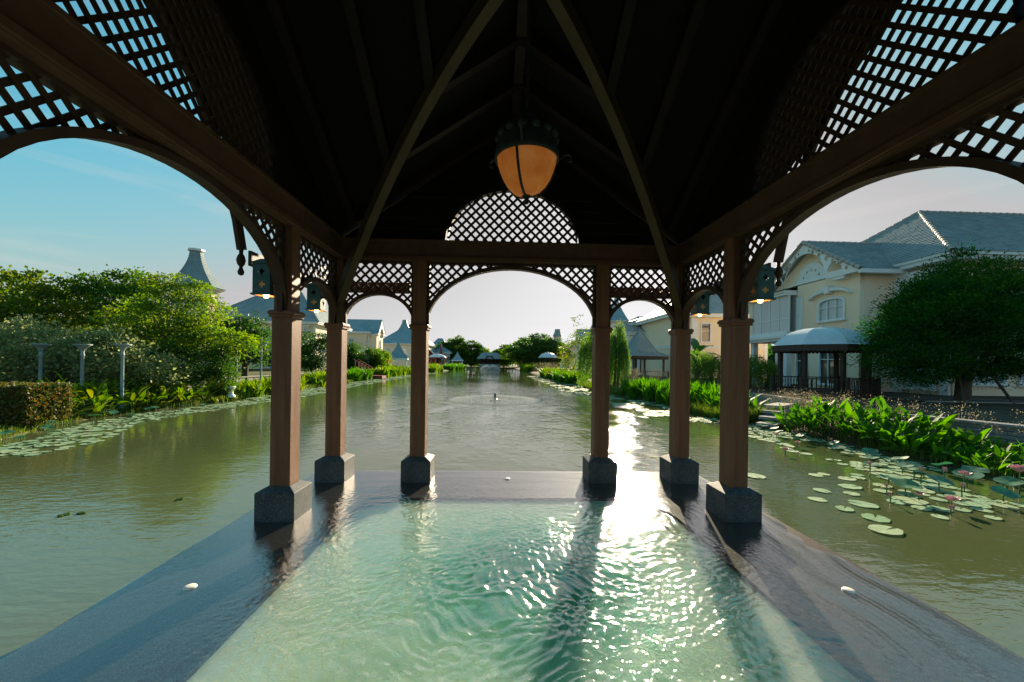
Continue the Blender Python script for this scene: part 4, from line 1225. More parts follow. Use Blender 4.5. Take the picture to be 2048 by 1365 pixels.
MB().bar((-1.0, -.4, 6.3), (2.9, -.4, 2.7), .8, .16).obj('verge_board', M['white'], HX)
MB().bar((-1.0, 3.4, 6.2), (2.9, 3.4, 2.6), 7, .14).obj('roof_slope', M['roofblue'], HX)
MB().box(-1.9, -1.3, -.2, -.16, 3.7, 4.6).obj('pane', M['panedark'], HX)
MB().frustum(3.6, -.2, .55, 3.2, .05, 7.0).obj('red_spire', M['redwood'], HX)
FH = house('low blue roofed house with white gable at the far end of the left bank', (-15.4, 128, 0), rad(90), 6, 6, 4.2, 6.9, [dict(f='F', x=0, z=1.6, w=1.2, h=1.6), dict(f='L', x=0, z=1.6, w=1.2, h=1.6)], ins=.7, wallm='white', roofm='roofblue', course=.4, trimz=())

# ---------------------------------------------------------------- gazebos
def poly_ring(r, n, ph=0): return [(r * math.cos(2 * math.pi * k / n + ph), r * math.sin(2 * math.pi * k / n + ph)) for k in range(n)]
def railing(parent, p, q, z0, z1, nb, mat):
    mb = MB()
    P, Q = Vector((*p, 0)), Vector((*q, 0))
    mb.bar(P + Vector((0, 0, z1)), Q + Vector((0, 0, z1)), .07, .05)
    mb.bar(P + Vector((0, 0, z0 + .06)), Q + Vector((0, 0, z0 + .06)), .05, .05)
    for k in range(1, nb):
        c = P + (Q - P) * k / nb
        mb.lathe([(.016, z0 + .08), (.03, z0 + .18), (.018, z0 + .3), (.026, z0 + .45), (.016, z1 - .03)], 6, c.x, c.y)
    return mb.obj('railing', mat, parent)
def gazebo(label, loc, n, r, zf, ze, zt, kind, wood, roofm, rz=0, rail=True, courses=14, nb=9, flare=1.7, scallop=True, group=None):
    g = thing('gazebo', label, 'gazebo', loc, rz, group)
    ph = math.pi / n
    MB().prism(poly_ring(r * 1.02, n, ph), zf - .14, zf).obj('deck_floor', M[wood], g)
    for x, y in poly_ring(r * .8, n, ph): MB().box(x - .1, x + .1, y - .1, y + .1, min(-.5, zf - 1), zf - .14).obj('deck_leg', M[wood], g)
    ring = poly_ring(r * .84, n, ph)
    for x, y in ring: MB().box(x - .075, x + .075, y - .075, y + .075, zf, ze + .1).box(x - .1, x + .1, y - .1, y + .1, ze - .2, ze - .12).obj('post', M[wood], g)
    if rail:
        rr_ = poly_ring(r * 1.0, n, ph)
        for k in range(n):
            if k == (n // 4) + 1: continue
            railing(g, rr_[k], rr_[(k + 1) % n], zf + .02, zf + .66, nb, M[wood])
        for x, y in rr_: MB().box(x - .06, x + .06, y - .06, y + .06, zf, zf + .76).obj('newel', M[wood], g)
    R_e = r * 1.0
    if kind == 'dome':
        prof = []
        K = 14
        for k in range(K + 1):
            t = k / K
            prof.append((R_e * (1 - t ** 1.9) ** .5 * (1 - .06 * math.sin(t * 3.1)) if k else R_e * 1.03, ze + .12 + (zt - ze - .12) * (t ** 1.15)))
        prof[-1] = (.02, zt)
        MB().lathe([(R_e * .9, ze + .10)] + prof, n, 0, 0, ph).obj('dome_roof', M[roofm], g)
    else:
        prof = []
        for k in range(courses + 1):
            t = k / courses
            q = (1 - t) * (.62 + .38 * (1 - t) ** flare) if t < 1 else .01
            prof.append((R_e * q + .025, ze + .1 + (zt - ze - .1) * t))
            if k < courses:
                t2 = (k + .97) / courses
                prof.append((R_e * (1 - t2) * (.62 + .38 * (1 - t2) ** flare) + .004, ze + .1 + (zt - ze - .1) * t2))
        if n == 4 and courses >= 16:
            zb_, zk, zt_ = ze + .1, ze + .1 + (zt - ze) * .17, zt
            q0, q1 = poly_ring(R_e * 1.03, n, ph), poly_ring(R_e * .60, n, ph)
            for k in range(n):
                a_, b_ = q0[k], q0[(k + 1) % n]; c_, d_ = q1[(k + 1) % n], q1[k]
                tiles((*a_, zb_), (*b_, zb_), (*c_, zk), (*d_, zk), .17, .2, .03).obj('roof_slope', M[roofm], g)
                tiles((*d_, zk), (*c_, zk), (0, 0, zt_), (0, 0, zt_), .17, .2, .03).obj('roof_slope', M[roofm], g)
            prof = [(R_e * 1.03, zb_), (R_e * .8, (zb_ + zk) / 2), (R_e * .60, zk), (R_e * .3, (zk + zt_) / 2), (.01, zt_)]
            MB().lathe([(R_e * 1.02, zb_ - .01), (R_e * .59, zk - .01), (.01, zt_ - .02)], n, 0, 0, ph).obj('roof_deck', M[wood], g)
        else:
            MB().lathe([(R_e * .9, ze + .08)] + prof, n, 0, 0, ph).obj('pyramid_roof', M[roofm], g)
        mb = MB()
        for k in range(n):
            a = 2 * math.pi * k / n + ph
            mb.tube([((q + .02) * math.cos(a), (q + .02) * math.sin(a), z + .02) for q, z in (prof if len(prof) == 5 else prof[::2])], .045, 5)
        mb.obj('hip_cap', M[roofm], g)
    # fascia boards with a scalloped hem
    rf = poly_ring(R_e, n, ph)
    for k in range(n):
        p, q = Vector((*rf[k], 0)), Vector((*rf[(k + 1) % n], 0))
        L = (q - p).length
        m = max(4, int(L / .16)) if scallop else 1
        outl = [(-L / 2, ze + .12), (-L / 2, ze - .12)]
        if scallop:
            for i in range(m):
                cx = -L / 2 + L * (i + .5) / m
                outl += [(cx - L / m * .5, ze - .12), (cx - L / m * .3, ze - .18), (cx, ze - .205), (cx + L / m * .3, ze - .18)]
        outl += [(L / 2, ze - .12), (L / 2, ze + .12)]
        me = plate_mesh('fascia', outl, [], .04, M[wood])
        ang = math.atan2((q - p).y, (q - p).x)
        link('fascia', me, g, mat4=Matrix.Translation((p + q) / 2) @ Matrix.Rotation(ang, 4, 'Z'))
    mb = MB()
    for k in range(n):
        p, q = ring[k], ring[(k + 1) % n]
        mb.bar((*p, ze + .02), (*q, ze + .02), .1, .16)
    mb.obj('ring_beam', M[wood], g)
    return g
G1 = gazebo('large gazebo with pale blue domed roof and dark turned railing before the cream villa', (15.35, 18.6, 0), 8, 2.1, .42, 2.5, 3.52, 'dome', 'gazwood', 'dome', rad(8))
MB().lathe([(.06, 3.5), (.05, 3.56), (.02, 3.62), (.001, 3.64)], 8).obj('roof_knob', M['dome'], G1, True)
# its long timber landing
ld = thing('timber_landing', 'weathered plank landing running right from the domed gazebo below the big tree', 'deck', (0, 0, 0))
for k in range(22):
    p = Vector((16.6, 16.9 - .14 * k * .55 + .0, .36)); 
    link('plank', unit_box(M['gazwood'] if k % 3 else M['concrete']), ld, mat4=Matrix.Translation((18.2, 16.55 - k * .115, .375 + random.uniform(-.004, .004))) @ Matrix.Rotation(rad(-6), 4, 'Z') @ Matrix.Diagonal((4.6, .105, .04, 1)))
for x in (16.4, 17.6, 18.8): link('landing_post', unit_box(M['gazwood']), ld, mat4=Matrix.Translation((x, 14.2, -.05)) @ Matrix.Diagonal((.14, .14, .8, 1)))
def cushion(x, y, z, c, lab, rz):
    V = []
    mb = MB().lathe([(.001, -.05), (.15, -.045), (.2, -.0), (.15, .045), (.001, .05)], 4, 0, 0, rad(45))
    o = mb.obj('cushion', M[c], None, True, (x, y, z)); o.rotation_euler = (rad(78), 0, rz)
    s = o.modifiers.new('sub', 'SUBSURF'); s.levels = 2; s.render_levels = 2
    tag(o, lab, 'cushion')
cushion(15.3, 17.25, .70, 'cushion', 'red cushion behind the railing of the domed gazebo', rad(5))
cushion(16.0, 17.40, .70, 'cushionblue', 'pale blue cushion right of the red one in the domed gazebo', rad(15))
G2 = gazebo('square gazebo with steep grey pyramid roof in scale tiles among the right bank plants', (14.0, 39.5, 0), 4, 2.75, .25, 2.32, 5.15, 'pyr', 'gazwood', 'roof', rad(12), True, 16)
G3 = gazebo('far domed gazebo on the right bank in front of the dark trees', (11.9, 96, 0), 8, 2.5, .55, 2.85, 4.2, 'dome', 'gazwood', 'dome', 0, True, nb=6, scallop=False)
MB().lathe([(.08, 4.15), (.04, 4.4), (.001, 4.6)], 6).obj('roof_knob', M['white'], G3)
G4 = gazebo('small white posted gazebo with blue bell shaped roof beside the left yellow shrub', (-15.1, 60, 0), 4, 2.0, .15, 1.95, 4.4, 'pyr', 'white', 'roofblue', rad(10), True, 12, 6, 1.7, False)
G5 = gazebo('red timber domed gazebo on the left bank in front of the red house', (-15.5, 101, 0), 8, 2.3, .6, 2.6, 3.6, 'dome', 'redwood', 'dome', 0, True, nb=6, scallop=False)
G6 = gazebo('far gazebo with slim pale blue pyramid roof on white posts', (-12.3, 119, 0), 4, 2.5, .3, 2.0, 4.6, 'pyr', 'white', 'roofblue', rad(5), False, 10, 6, 1.9, False)
# the pavilion across the far end of the pond
FP = thing('far_pavilion', 'dark wide pavilion with hipped roof standing on the water at the far end', 'pavilion', (-2.85, 128, 0))
MB().box(-3.2, 3.2, -2, 2, -.9, .25).obj('base', M['stonewall'], FP)
for k in range(6): MB().box(-3.0 + k * 1.2 - .1, -3.0 + k * 1.2 + .1, -1.9, -1.7, .25, 3.0).obj('post', M['gazwood'], FP)
MB().box(-3.2, 3.2, -2.05, -1.95, .3, 1.1).obj('parapet', M['post'], FP)
MB().box(-3.0, 3.0, 1.0, 1.3, .25, 3.0).obj('back_wall', M['dark'], FP)
tiles((-4.1, -2.8, 2.75), (4.1, -2.8, 2.75), (2.4, 0, 4.75), (-2.4, 0, 4.75), .35, None).obj('roof_slope', M['roof'], FP)
MB().add([(-4.1, -2.8, 2.74), (4.1, -2.8, 2.74), (2.4, 0, 4.74), (-2.4, 0, 4.74), (4.1, 2.8, 2.74), (-4.1, 2.8, 2.74)], [(0, 1, 2, 3), (1, 4, 2), (4, 5, 3, 2), (5, 0, 3)]).obj('roof_deck', M['roof'], FP)
me = plate_mesh('arch_gable', [(-1.5, 2.6), (1.5, 2.6), (.9, 3.7), (-.9, 3.7)], [ell(0, 2.65, .9, .75, 0, 180, 10)], .2, M['gazwood'])
link('arch_gable', me, FP, (0, -2.9, 0))
for s in (-1, 1): MB().box(s * .85 - .35, s * .85 + .35, -2.12, -2.06, .55, .95).obj('white_notice', M['white'], FP)

# ---------------------------------------------------------------- bank furniture: posts, walls, steps
def lamp_post(loc, h, lab):
    t = thing('garden_post', lab, 'post', loc, 0, 'pale posts with bowl tops along the left bank')
    MB().lathe([(.075, 0), (.075, .12), (.052, .16), (.047, h - .42), (.062, h - .40), (.062, h - .36), (.048, h - .34), (.05, h - .22)], 12).obj('shaft', M['post'], t, True)
    MB().lathe([(.05, h - .24), (.07, h - .2), (.11, h - .13), (.19, h - .06), (.245, h - .03), (.25, h), (.2, h + .004), (.001, h - .01)], 16).obj('bowl', M['post'], t, True)
PO = [(-15.96, 14.3, -.05, 2.08, 'pale post with bowl top rising behind the copper hedge, leftmost of the posts'), (-14.57, 14.3, -.2, 2.24, 'pale bowl topped post whose whole shaft shows beside the copper hedge'), (-13.32, 14.4, -.15, 2.22, 'pale bowl topped post standing in the broad leaved plants under the feathery tree'),
      (-11.96 - 1.0, 19.9, -.1, 2.42, 'slim pale post right of the round bush, before the low garden wall'), (-13.0, 22.0, -.1, 2.5, 'slim pale post close to the left edge of the near left column'), (-13.2, 26.6, -.1, 2.75, 'slim pale post between the two left columns'), (-14.0, 32, -.1, 2.5, 'faint farther post in shade between the two left columns')]
for x, y, z, h, lab in PO: lamp_post((x, y, z), h, lab)
gw = thing('garden_wall', 'low grey garden wall behind the slim posts on the left bank', 'wall', (0, 0, 0))
for i in range(12):
    for k in range(3):
        link('stone', unit_box(M['concrete']), gw, mat4=Matrix.Translation((-15.3 + random.uniform(-.01, .01), 19.2 + i * 1.15 + (.5 if k % 2 else 0), .02 + k * .2)) @ Matrix.Diagonal((.3, 1.14, .19, 1)))
link('coping', unit_box(M['concrete']), gw, mat4=Matrix.Translation((-15.3, 26, .55)) @ Matrix.Diagonal((.42, 14.2, .07, 1)))
# terrace front wall in coursed grey stone (near right)
rw = thing('retaining_wall', 'coursed grey stone retaining wall at the right behind the lotus and leafy plants', 'wall', (0, 0, 0))
def stone_run(p, q, z0, courses, ch, ln, parent, mat, cap=True):
    p, q = Vector(p), Vector(q)
    L = (q - p).length
    ang = math.atan2((q - p).y, (q - p).x)
    for c in range(courses):
        n = int(L / ln)
        for i in range(n):
            a = (i + (.5 if c % 2 else 0)) / n
            b = min(1, a + 1 / n)
            m = p + (q - p) * (a + b) / 2
            link('stone', unit_box(mat), parent, mat4=Matrix.Translation((m.x, m.y, z0 + (c + .5) * ch)) @ Matrix.Rotation(ang, 4, 'Z') @ Matrix.Diagonal((L * (b - a) - .010, .22 + random.uniform(-.012, .012), ch - .012, 1)))
    if cap:
        n = int(L / .9)
        for i in range(n):
            m = p + (q - p) * (i + .5) / n
            link('coping_stone', unit_box(M['stonewall']), parent, mat4=Matrix.Translation((m.x, m.y, z0 + courses * ch + .03)) @ Matrix.Rotation(ang, 4, 'Z') @ Matrix.Diagonal((L / n - .008, .32, .06, 1)))
stone_run((11.9, 6.2, 0), (10.72, 10.05, 0), -.32, 7, .094, .62, rw, M['stonewall'])
stone_run((10.72, 10.1, 0), (10.9, 12.6, 0), -.3, 5, .10, .8, rw, M['stonewall'], False)
structure(MB().box(11.2, 11.36, 14.6, 24, -.4, .40).obj('terrace_edge_wall', M['concrete']))
st = thing('bank_steps', 'worn stone steps going down to the water right of the near right column', 'steps', (0, 0, 0))
for k in range(4):
    link('step', unit_box(M['concrete']), st, mat4=Matrix.Translation((8.75 + k * .42, 12.55 + k * .5, -.22 + k * .14)) @ Matrix.Rotation(rad(38), 4, 'Z') @ Matrix.Diagonal((1.5, .55, .09, 1)))
    link('riser', unit_box(M['stonewall']), st, mat4=Matrix.Translation((8.80 + k * .42, 12.62 + k * .5, -.34 + k * .14)) @ Matrix.Rotation(rad(38), 4, 'Z') @ Matrix.Diagonal((1.4, .3, .148, 1)))
pr = thing('red_stairs', 'small red stair and landing at the left bank by the shrubs', 'stairs', (-14.2, 44, 0))
MB().box(0, 1.6, -.8, .8, -.3, .02).obj('landing', M['redwood'], pr)
for k in range(5): MB().box(-.3 - k * .28, 0 - k * .28, -.7, .7, .0 + k * .16, .12 + k * .16).obj('step', M['redwood'], pr)
for s in (-1, 1):
    mb = MB().bar((.1, s * .7, .85), (-1.5, s * .7, 1.75), .06, .06)
    for k in range(5): mb.box(-.02 - k * .33, .03 - k * .33, s * .7 - .025, s * .7 + .025, .1 + k * .18, .9 + k * .18)
    mb.obj('handrail', M['redwood'], pr)
# small garden things on the right terrace
ch = thing('garden_stool', 'thin wire garden frame standing on the terrace right of the big tree', 'frame', (19.6, 13.6, TZ))
MB().tube([(0, 0, 0), (0, 0, .75), (.8, 0, .75), (.8, 0, 0)], .015, 6).tube([(0, .3, 0), (0, .3, .75), (.8, .3, .75), (.8, .3, 0)], .015, 6).tube([(0, 0, .35), (.8, 0, .35)], .012, 6).obj('frame', M['concrete'], ch)
po = thing('terracotta_bowl', 'small terracotta bowl on the coping of the grey retaining wall', 'pot', (11.9, 8.3, .39))
MB().lathe([(.06, 0), (.12, .04), (.16, .11), (.15, .11), (.1, .04), (.001, .03)], 14).obj('bowl', M['leaf_hedge'], po, True)
sw = thing('swan_statue', 'white statue on the far right bank beside the willow', 'statue', (9.6, 60, -.1))
MB().lathe([(.35, 0), (.35, .5), (.25, .6), (.3, .9), (.42, 1.3), (.3, 1.8), (.14, 2.1), (.2, 2.35), (.1, 2.6), (.001, 2.65)], 12).obj('figure', M['white'], sw, True)
ur = thing('white_pedestal', 'small white pedestal under the round bush on the left bank', 'pedestal', (-12.75, 19.2, -.2))
MB().lathe([(.2, 0), (.2, .08), (.12, .14), (.1, .3), (.18, .42), (.22, .5), (.001, .5)], 12).obj('pedestal', M['white'], ur, True)

# ---------------------------------------------------------------- plants
def leaf_quads(P, Dr, size, wid=.36, fold=.25, rng=RNG):
    n = len(P)
    d = Dr / (np.linalg.norm(Dr, axis=1, keepdims=True) + 1e-9)
    r = rng.normal(size=(n, 3))
    s = np.cross(d, r); s /= (np.linalg.norm(s, axis=1, keepdims=True) + 1e-9)
    nn = np.cross(s, d)
    sz = size * rng.uniform(.7, 1.3, (n, 1))
    V = np.stack([P, P + d * sz * .5 + s * sz * wid + nn * sz * fold * wid, P + d * sz, P + d * sz * .5 - s * sz * wid + nn * sz * fold * wid], 1).reshape(-1, 3)
    i = np.arange(n)[:, None] * 4
    F = np.concatenate([i + np.array([[0, 1, 2]]), i + np.array([[0, 2, 3]])], 0)
    return V, F

def crown_mesh(blobs, nclump, per, crad, leaf, mat, flat=.6, wid=.36, up=.25, hollow=.5, seed=1, droop=0):
    rng = np.random.default_rng(seed)
    Ps, Ds, Ts = [], [], []
    vol = np.array([b[3] * b[4] * b[5] for b in blobs]) ** .7
    vol = vol / vol.sum()
    cl = []
    for b, f in zip(blobs, vol):
        k = max(2, int(nclump * f))
        u = rng.normal(size=(k, 3)); u /= np.linalg.norm(u, axis=1, keepdims=True)
        rr_ = (hollow ** 3 + (1 - hollow ** 3) * rng.random((k, 1))) ** (1 / 3) * rng.uniform(.82, 1.12, (k, 1))
        c = np.array(b[:3]) + u * rr_ * np.array(b[3:6])
        cl.append(c)
        for q in range(k):
            m = max(4, int(per * rng.uniform(.6, 1.4)))
            cr_ = crad * rng.uniform(.6, 1.4)
            g = rng.normal(size=(m, 3)) * .55 * np.array([cr_, cr_, cr_ * flat])
            g[:, 2] -= droop * (g[:, 0] ** 2 + g[:, 1] ** 2) / max(cr_, .01)
            Ps.append(c[q] + g)
            dd = g / (cr_ + 1e-6) + u[q] * .6 + rng.normal(size=(m, 3)) * .5
            dd[:, 2] += up - droop
            Ds.append(dd)
            Ts.append(np.full(m, rng.random()))
    P, Dd = np.concatenate(Ps), np.concatenate(Ds)
    V, F = leaf_quads(P, Dd, leaf, wid, rng=rng)
    me = mesh_np('crown', V, F, mat)
    me.attributes.new('tone', 'FLOAT', 'POINT').data.foreach_set('value', np.repeat(np.concatenate(Ts), 4).astype(np.float32))
    return me, np.concatenate(cl)

def tree(name, label, base, trunk_h, tr, blobs, nclump, per, crad, leaf, mat, bark='bark', cat='tree', group=None, lean=(0, 0), seed=1, **kw):
    """blobs are relative to the base"""
    t = thing(name, label, cat, base, 0, group)
    me, cl = crown_mesh(blobs, nclump, per, crad, leaf, M[mat], seed=seed, **kw)
    link('crown', me, t)
    rng = np.random.default_rng(seed + 50)
    mb = MB()
    top = Vector((lean[0], lean[1], trunk_h))
    mid = Vector((lean[0] * .35 + rng.uniform(-.1, .1), lean[1] * .35, trunk_h * .55))
    mb.tube([(0, 0, -.25), (0, 0, .05), mid, top], [tr * 1.35, tr * 1.05, tr * .85, tr * .6], 9)
    for k in range(min(14, max(5, len(cl) // 6))):
        c = Vector(cl[rng.integers(len(cl))])
        s = mid.lerp(top, rng.uniform(.35, 1))
        m = s.lerp(c, .5) + Vector((0, 0, rng.uniform(-.05, .25) * (c - s).length))
        mb.tube([s, m, c], [tr * .42, tr * .26, tr * .07], 6, False)
    mb.obj('trunk', M[bark], t, True)
    return t

# --- left bank trees
LT_ = 'trees on the left bank'
tree('shade_tree', 'broad golden green tree at the far left edge behind the shrubs', (-28.3, 24.5, .1), 3.0, .25, [(0, 0, 4.6, 4.2, 3.2, 1.9), (-2.6, 0, 3.8, 2.5, 2.4, 1.8), (2.4, -.6, 4.0, 2.2, 2.2, 1.6), (.5, -1.6, 3.2, 3.2, 2, 1.5)], 330, 60, .55, .19, 'leaf_gold', flat=.4, seed=3, group=LT_)
tree('shade_tree', 'open crowned green tree with upright tips behind the second pale post', (-23.9, 25.5, .1), 3.2, .2, [(0, 0, 4.7, 2.6, 2.2, 1.7), (-1.5, 0, 5.9, .8, .8, .6), (.4, .2, 6.4, .9, .8, .55), (1.8, -.3, 6.0, .8, .7, .7), (1.5, -.5, 3.6, 2.1, 1.8, 1.5)], 200, 50, .5, .19, 'leaf_mid', flat=.5, seed=4, hollow=.35, group=LT_)
tree('feathery_tree', 'bright feathery layered tree with a leaning pale trunk below the slate tower', (-15.2, 19.6, 0), 2.2, .17, [(-1.1, 0, 3.5, 2.3, 1.9, .9), (.25, -.2, 4.0, 1.6, 1.5, .8), (-.6, .3, 4.9, 1.5, 1.3, .55), (1.9, -.2, 2.6, 1.5, 1.2, .75), (-2.6, -.4, 2.6, 1.5, 1.2, .7), (1.3, -.5, 2.4, 1.7, 1.2, .6), (-.5, 0, 5.4, .9, .8, .3)], 230, 80, .55, .115, 'leaf_feather', 'palebark', lean=(-1.3, .2), flat=.22, seed=5, droop=.35, up=.05, group=LT_)
tree('dark_tree', 'dense dark tree right of the feathery tree, just left of the near left column', (-15.3, 24.3, .1), 2.0, .2, [(-.5, 0, 2.7, 1.5, 1.4, 1.35), (.7, -.3, 2.2, 1.15, 1.1, 1.1), (-1.5, 0, 2.6, 1.3, 1.3, 1.2), (.55, 0, 3.75, .28, .28, .3)], 170, 60, .42, .15, 'leaf_dark', seed=6, group=LT_)
tree('grey_shrub', 'large grey green shrub behind the leftmost pale posts', (-17.4, 16.0, .05), 1.0, .1, [(0, 0, 1.7, 2.3, 1.4, 1.25), (-1.9, .3, 1.8, 1.9, 1.2, 1.15), (2.1, -.1, 1.5, 1.5, 1.2, 1.2), (3.2, .2, 1.0, 1.1, .9, .8)], 300, 55, .40, .125, 'leaf_grey', cat='shrub', seed=7, droop=.2)
tree('understory_shrub', 'dark rounded understory shrub below the feathery tree', (-14.9, 18.6, 0), .6, .07, [(0, 0, 1.15, 1.9, 1.0, 1.0), (1.4, 0, 1.3, 1.1, .8, .9), (-1.5, .2, .8, 1.2, .8, .8)], 190, 50, .32, .11, 'leaf_dark', cat='shrub', seed=8)
tree('round_bush', 'clipped round bush at the water edge left of the slim posts', (-13.05, 19.0, -.15), .4, .05, [(0, 0, .85, .62, .6, .72)], 120, 45, .16, .06, 'leaf_mid', cat='bush', seed=9, hollow=.75)
tree('climbing_shrub', 'dark leafy shrub mound in the gap between the two left columns', (-18.6, 40, .1), 1.5, .12, [(0, 0, 2.3, 1.6, 1.4, 1.9), (.9, 0, 2.9, 1.1, 1, 1.3), (-1.2, 0, 1.9, 1.3, 1.1, 1.5), (1.3, 0, 1.2, 1.0, 1, 1)], 170, 55, .42, .16, 'leaf_dark', cat='shrub', seed=10)
tree('climbing_shrub', 'dark tall shrub hugging the right side of the left corner column', (-18.9, 50, .1), 1.5, .12, [(0, 0, 2.0, 1.5, 1.3, 2.1), (.9, 0, 1.3, 1.1, 1.1, 1.3)], 130, 55, .42, .18, 'leaf_dark', cat='shrub', seed=11)
tree('climbing_shrub', 'mid green shrub mound above the red stairs', (-17.0, 52.5, .1), 1.3, .12, [(0, 0, 1.7, 1.5, 1.3, 1.4), (1.1, 0, 1.3, 1.0, 1, 1.2)], 130, 55, .42, .17, 'leaf_mid', cat='shrub', seed=12)
tree('climbing_shrub', 'bright green shrub beside the small bell roofed gazebo', (-16.4, 56, .1), 1.3, .12, [(0, 0, 1.9, 1.1, 1.1, 1.2)], 80, 55, .42, .17, 'leaf_feather', cat='shrub', seed=13)
tree('yellow_shrub', 'yellow flowering shrub on the left bank above the red landing', (-15.6, 54.5, 0), .6, .06, [(0, 0, .9, .9, .8, 1.1), (.5, 0, .5, .7, .7, .7)], 80, 50, .3, .13, 'leaf_yellow', cat='shrub', seed=14)
# box hedge: copper tinted leaves
def hedge():
    t = thing('box_hedge', 'clipped copper and green box hedge at the far left bank edge', 'hedge', (-13.75, 11.0, -.1))
    rng = np.random.default_rng(20)
    n = 26000
    hx, hy, hz = 1.65, .55, .92
    P = rng.uniform(-1, 1, (n, 3)) * np.array([hx, hy, hz / 2])
    ax = rng.integers(0, 3, n); sg = np.where(rng.random(n) < .5, -1, 1)
    h = np.array([hx, hy, hz / 2])
    for k in range(3):
        m = ax == k
        P[m, k] = sg[m] * h[k] * rng.uniform(.88, 1.05, m.sum())
    P[:, 2] += hz / 2 + .03 * np.sin(P[:, 0] * 5)
    Dr = rng.normal(size=(n, 3)); Dr[:, 2] += .5
    V, F = leaf_quads(P, Dr, .065, .4, rng=rng)
    link('foliage', mesh_np('foliage', V, F, M['leaf_hedge']), t)
    MB().box(-hx * .85, hx * .85, -hy * .65, hy * .65, 0, hz * .82).obj('hedge_core', M['soil'], t)
hedge()
# dim hedge run behind
def hedge2(x, y, hx, hy, hz, lab, mat, seed, leaf=.07, n=9000, z=0):
    t = thing('hedge', lab, 'hedge', (x, y, z))
    rng = np.random.default_rng(seed)
    P = rng.uniform(-1, 1, (n, 3)); 
    P = P / np.maximum(np.abs(P).max(1, keepdims=True), 1e-6) * rng.uniform(.8, 1.1, (n, 1)) * np.array([hx, hy, hz / 2])
    P[:, 2] += hz / 2
    V, F = leaf_quads(P, rng.normal(size=(n, 3)) + np.array([0, 0, .4]), leaf, .4, rng=rng)
    link('foliage', mesh_np('foliage', V, F, M[mat]), t)
    MB().box(-hx * .85, hx * .85, -hy * .8, hy * .8, 0, hz * .85).obj('hedge_core', M['soil'], t)
hedge2(-18.9, 17.6, 4.0, .5, .9, 'dark shaded hedge running behind the pale posts on the left bank', 'leaf_dark', 21, n=12000)

# --- right bank
tree('conifer_tree', 'large dense dark green conifer like tree with propped trunk in front of the villa', (17.95, 14.9, TZ), 2.2, .24,
     [(.3, 0, 2.5, 3.5, 2.3, 1.7), (.3, 0, 3.6, 2.5, 2.0, 1.35), (.2, .1, 4.7, 1.2, 1.2, .75), (-2.1, 0, 1.8, 1.3, 1.4, 1.1), (2.6, 0, 2.4, 2.0, 1.8, 1.5), (-.9, -.2, 3.2, 1.8, 1.7, 1.3), (.1, 0, 5.35, .5, .5, .6), (2.2, 0, 3.9, 1.3, 1.3, .9), (-1.7, 0, 4.15, .55, .55, .5), (1.3, 0, 5.0, .55, .55, .5), (-3.0, 0, 2.75, .5, .6, .45), (-.8, .2, 4.9, .4, .4, .45)], 1000, 120, .46, .11, 'leaf_conifer', flat=.42, up=.55, hollow=.78, seed=30, wid=.19)
for (x, y, lean_, lab) in ((17.15, 14.3, .5, 'slanting timber prop left of the big tree trunk'), (18.75, 14.2, -.45, 'slanting timber prop right of the big tree trunk')):
    pt = thing('tree_prop', lab, 'prop', (x, y, TZ - .35))
    MB().tube([(-lean_ * .6, -.4, -.2), (lean_ * .5, .3, 1.5)], .045, 8).obj('pole', M['bark'], pt)
def willow(name, label, base, h, r, strands, seed, mat='leaf_willow', leaf=.14, cat='tree', top=.75, group=None):
    t = thing(name, label, cat, base, 0, group)
    rng = np.random.default_rng(seed)
    P, Dd = [], []
    for k in range(strands):
        a = rng.random() * 6.283; q = math.sqrt(rng.random())
        x0, y0 = q * r * math.cos(a), q * r * math.sin(a)
        z0 = h * (1 - (1 - top) * q ** 2) * rng.uniform(.72, 1.03)
        L = z0 * rng.uniform(.35, .95)
        m = int(L / leaf * 1.9) + 4
        tt = np.linspace(0, 1, m)
        out = .3 * r * (1 - np.exp(-2 * tt))
        px = x0 + out * math.cos(a) + .05 * np.sin(tt * 7 + k)
        py = y0 + out * math.sin(a) + .05 * np.cos(tt * 6 + k)
        pz = z0 - L * tt ** 1.1 + .12 * np.sin(tt * 3.14) * r
        pp = np.stack([px, py, pz], 1) + rng.normal(size=(m, 3)) * .035
        P.append(pp)
        dd = rng.normal(size=(m, 3)) * .45; dd[:, 2] -= 1.0
        Dd.append(dd)
    V, F = leaf_quads(np.concatenate(P), np.concatenate(Dd), leaf, .17, rng=rng)
    link('crown', mesh_np('crown', V, F, M[mat]), t)
    mb = MB().tube([(0, 0, -.4), (0, 0, .3), (.1, 0, h * .5), (0, .05, h * .85)], [.13, .11, .08, .04], 8)
    for k in range(7):
        a = rng.random() * 6.28
        mb.tube([(.05, 0, h * .5), (.3 * r * math.cos(a), .3 * r * math.sin(a), h * .85), (.7 * r * math.cos(a), .7 * r * math.sin(a), h * .88)], [.05, .035, .012], 5, False)
    mb.obj('trunk', M['bark'], t, True)
    return t
willow('willow_tree', 'weeping willow just left of the middle right column at the water edge', (6.95, 29, -.2), 4.6, 1.05, 330, 40, leaf=.15)
willow('willow_tree', 'weeping willow right of the middle right column, left of the pyramid gazebo', (9.0, 31, -.2), 4.6, .95, 300, 41, leaf=.15)
willow('willow_tree', 'upper weeping strands of the taller willow in front of the round tower', (9.5, 31.8, -.1), 5.5, .6, 110, 42, leaf=.15)
willow('drooping_shrub', 'soft drooping green shrub left of the near right column', (11.9, 23.8, .1), 2.5, 1.0, 330, 43, 'leaf_willow', .085, 'shrub', .8)
willow('drooping_shrub', 'soft drooping shrub touching the left edge of the near right column', (13.0, 24.2, .1), 2.35, .9, 300, 44, 'leaf_willow', .085, 'shrub', .8)
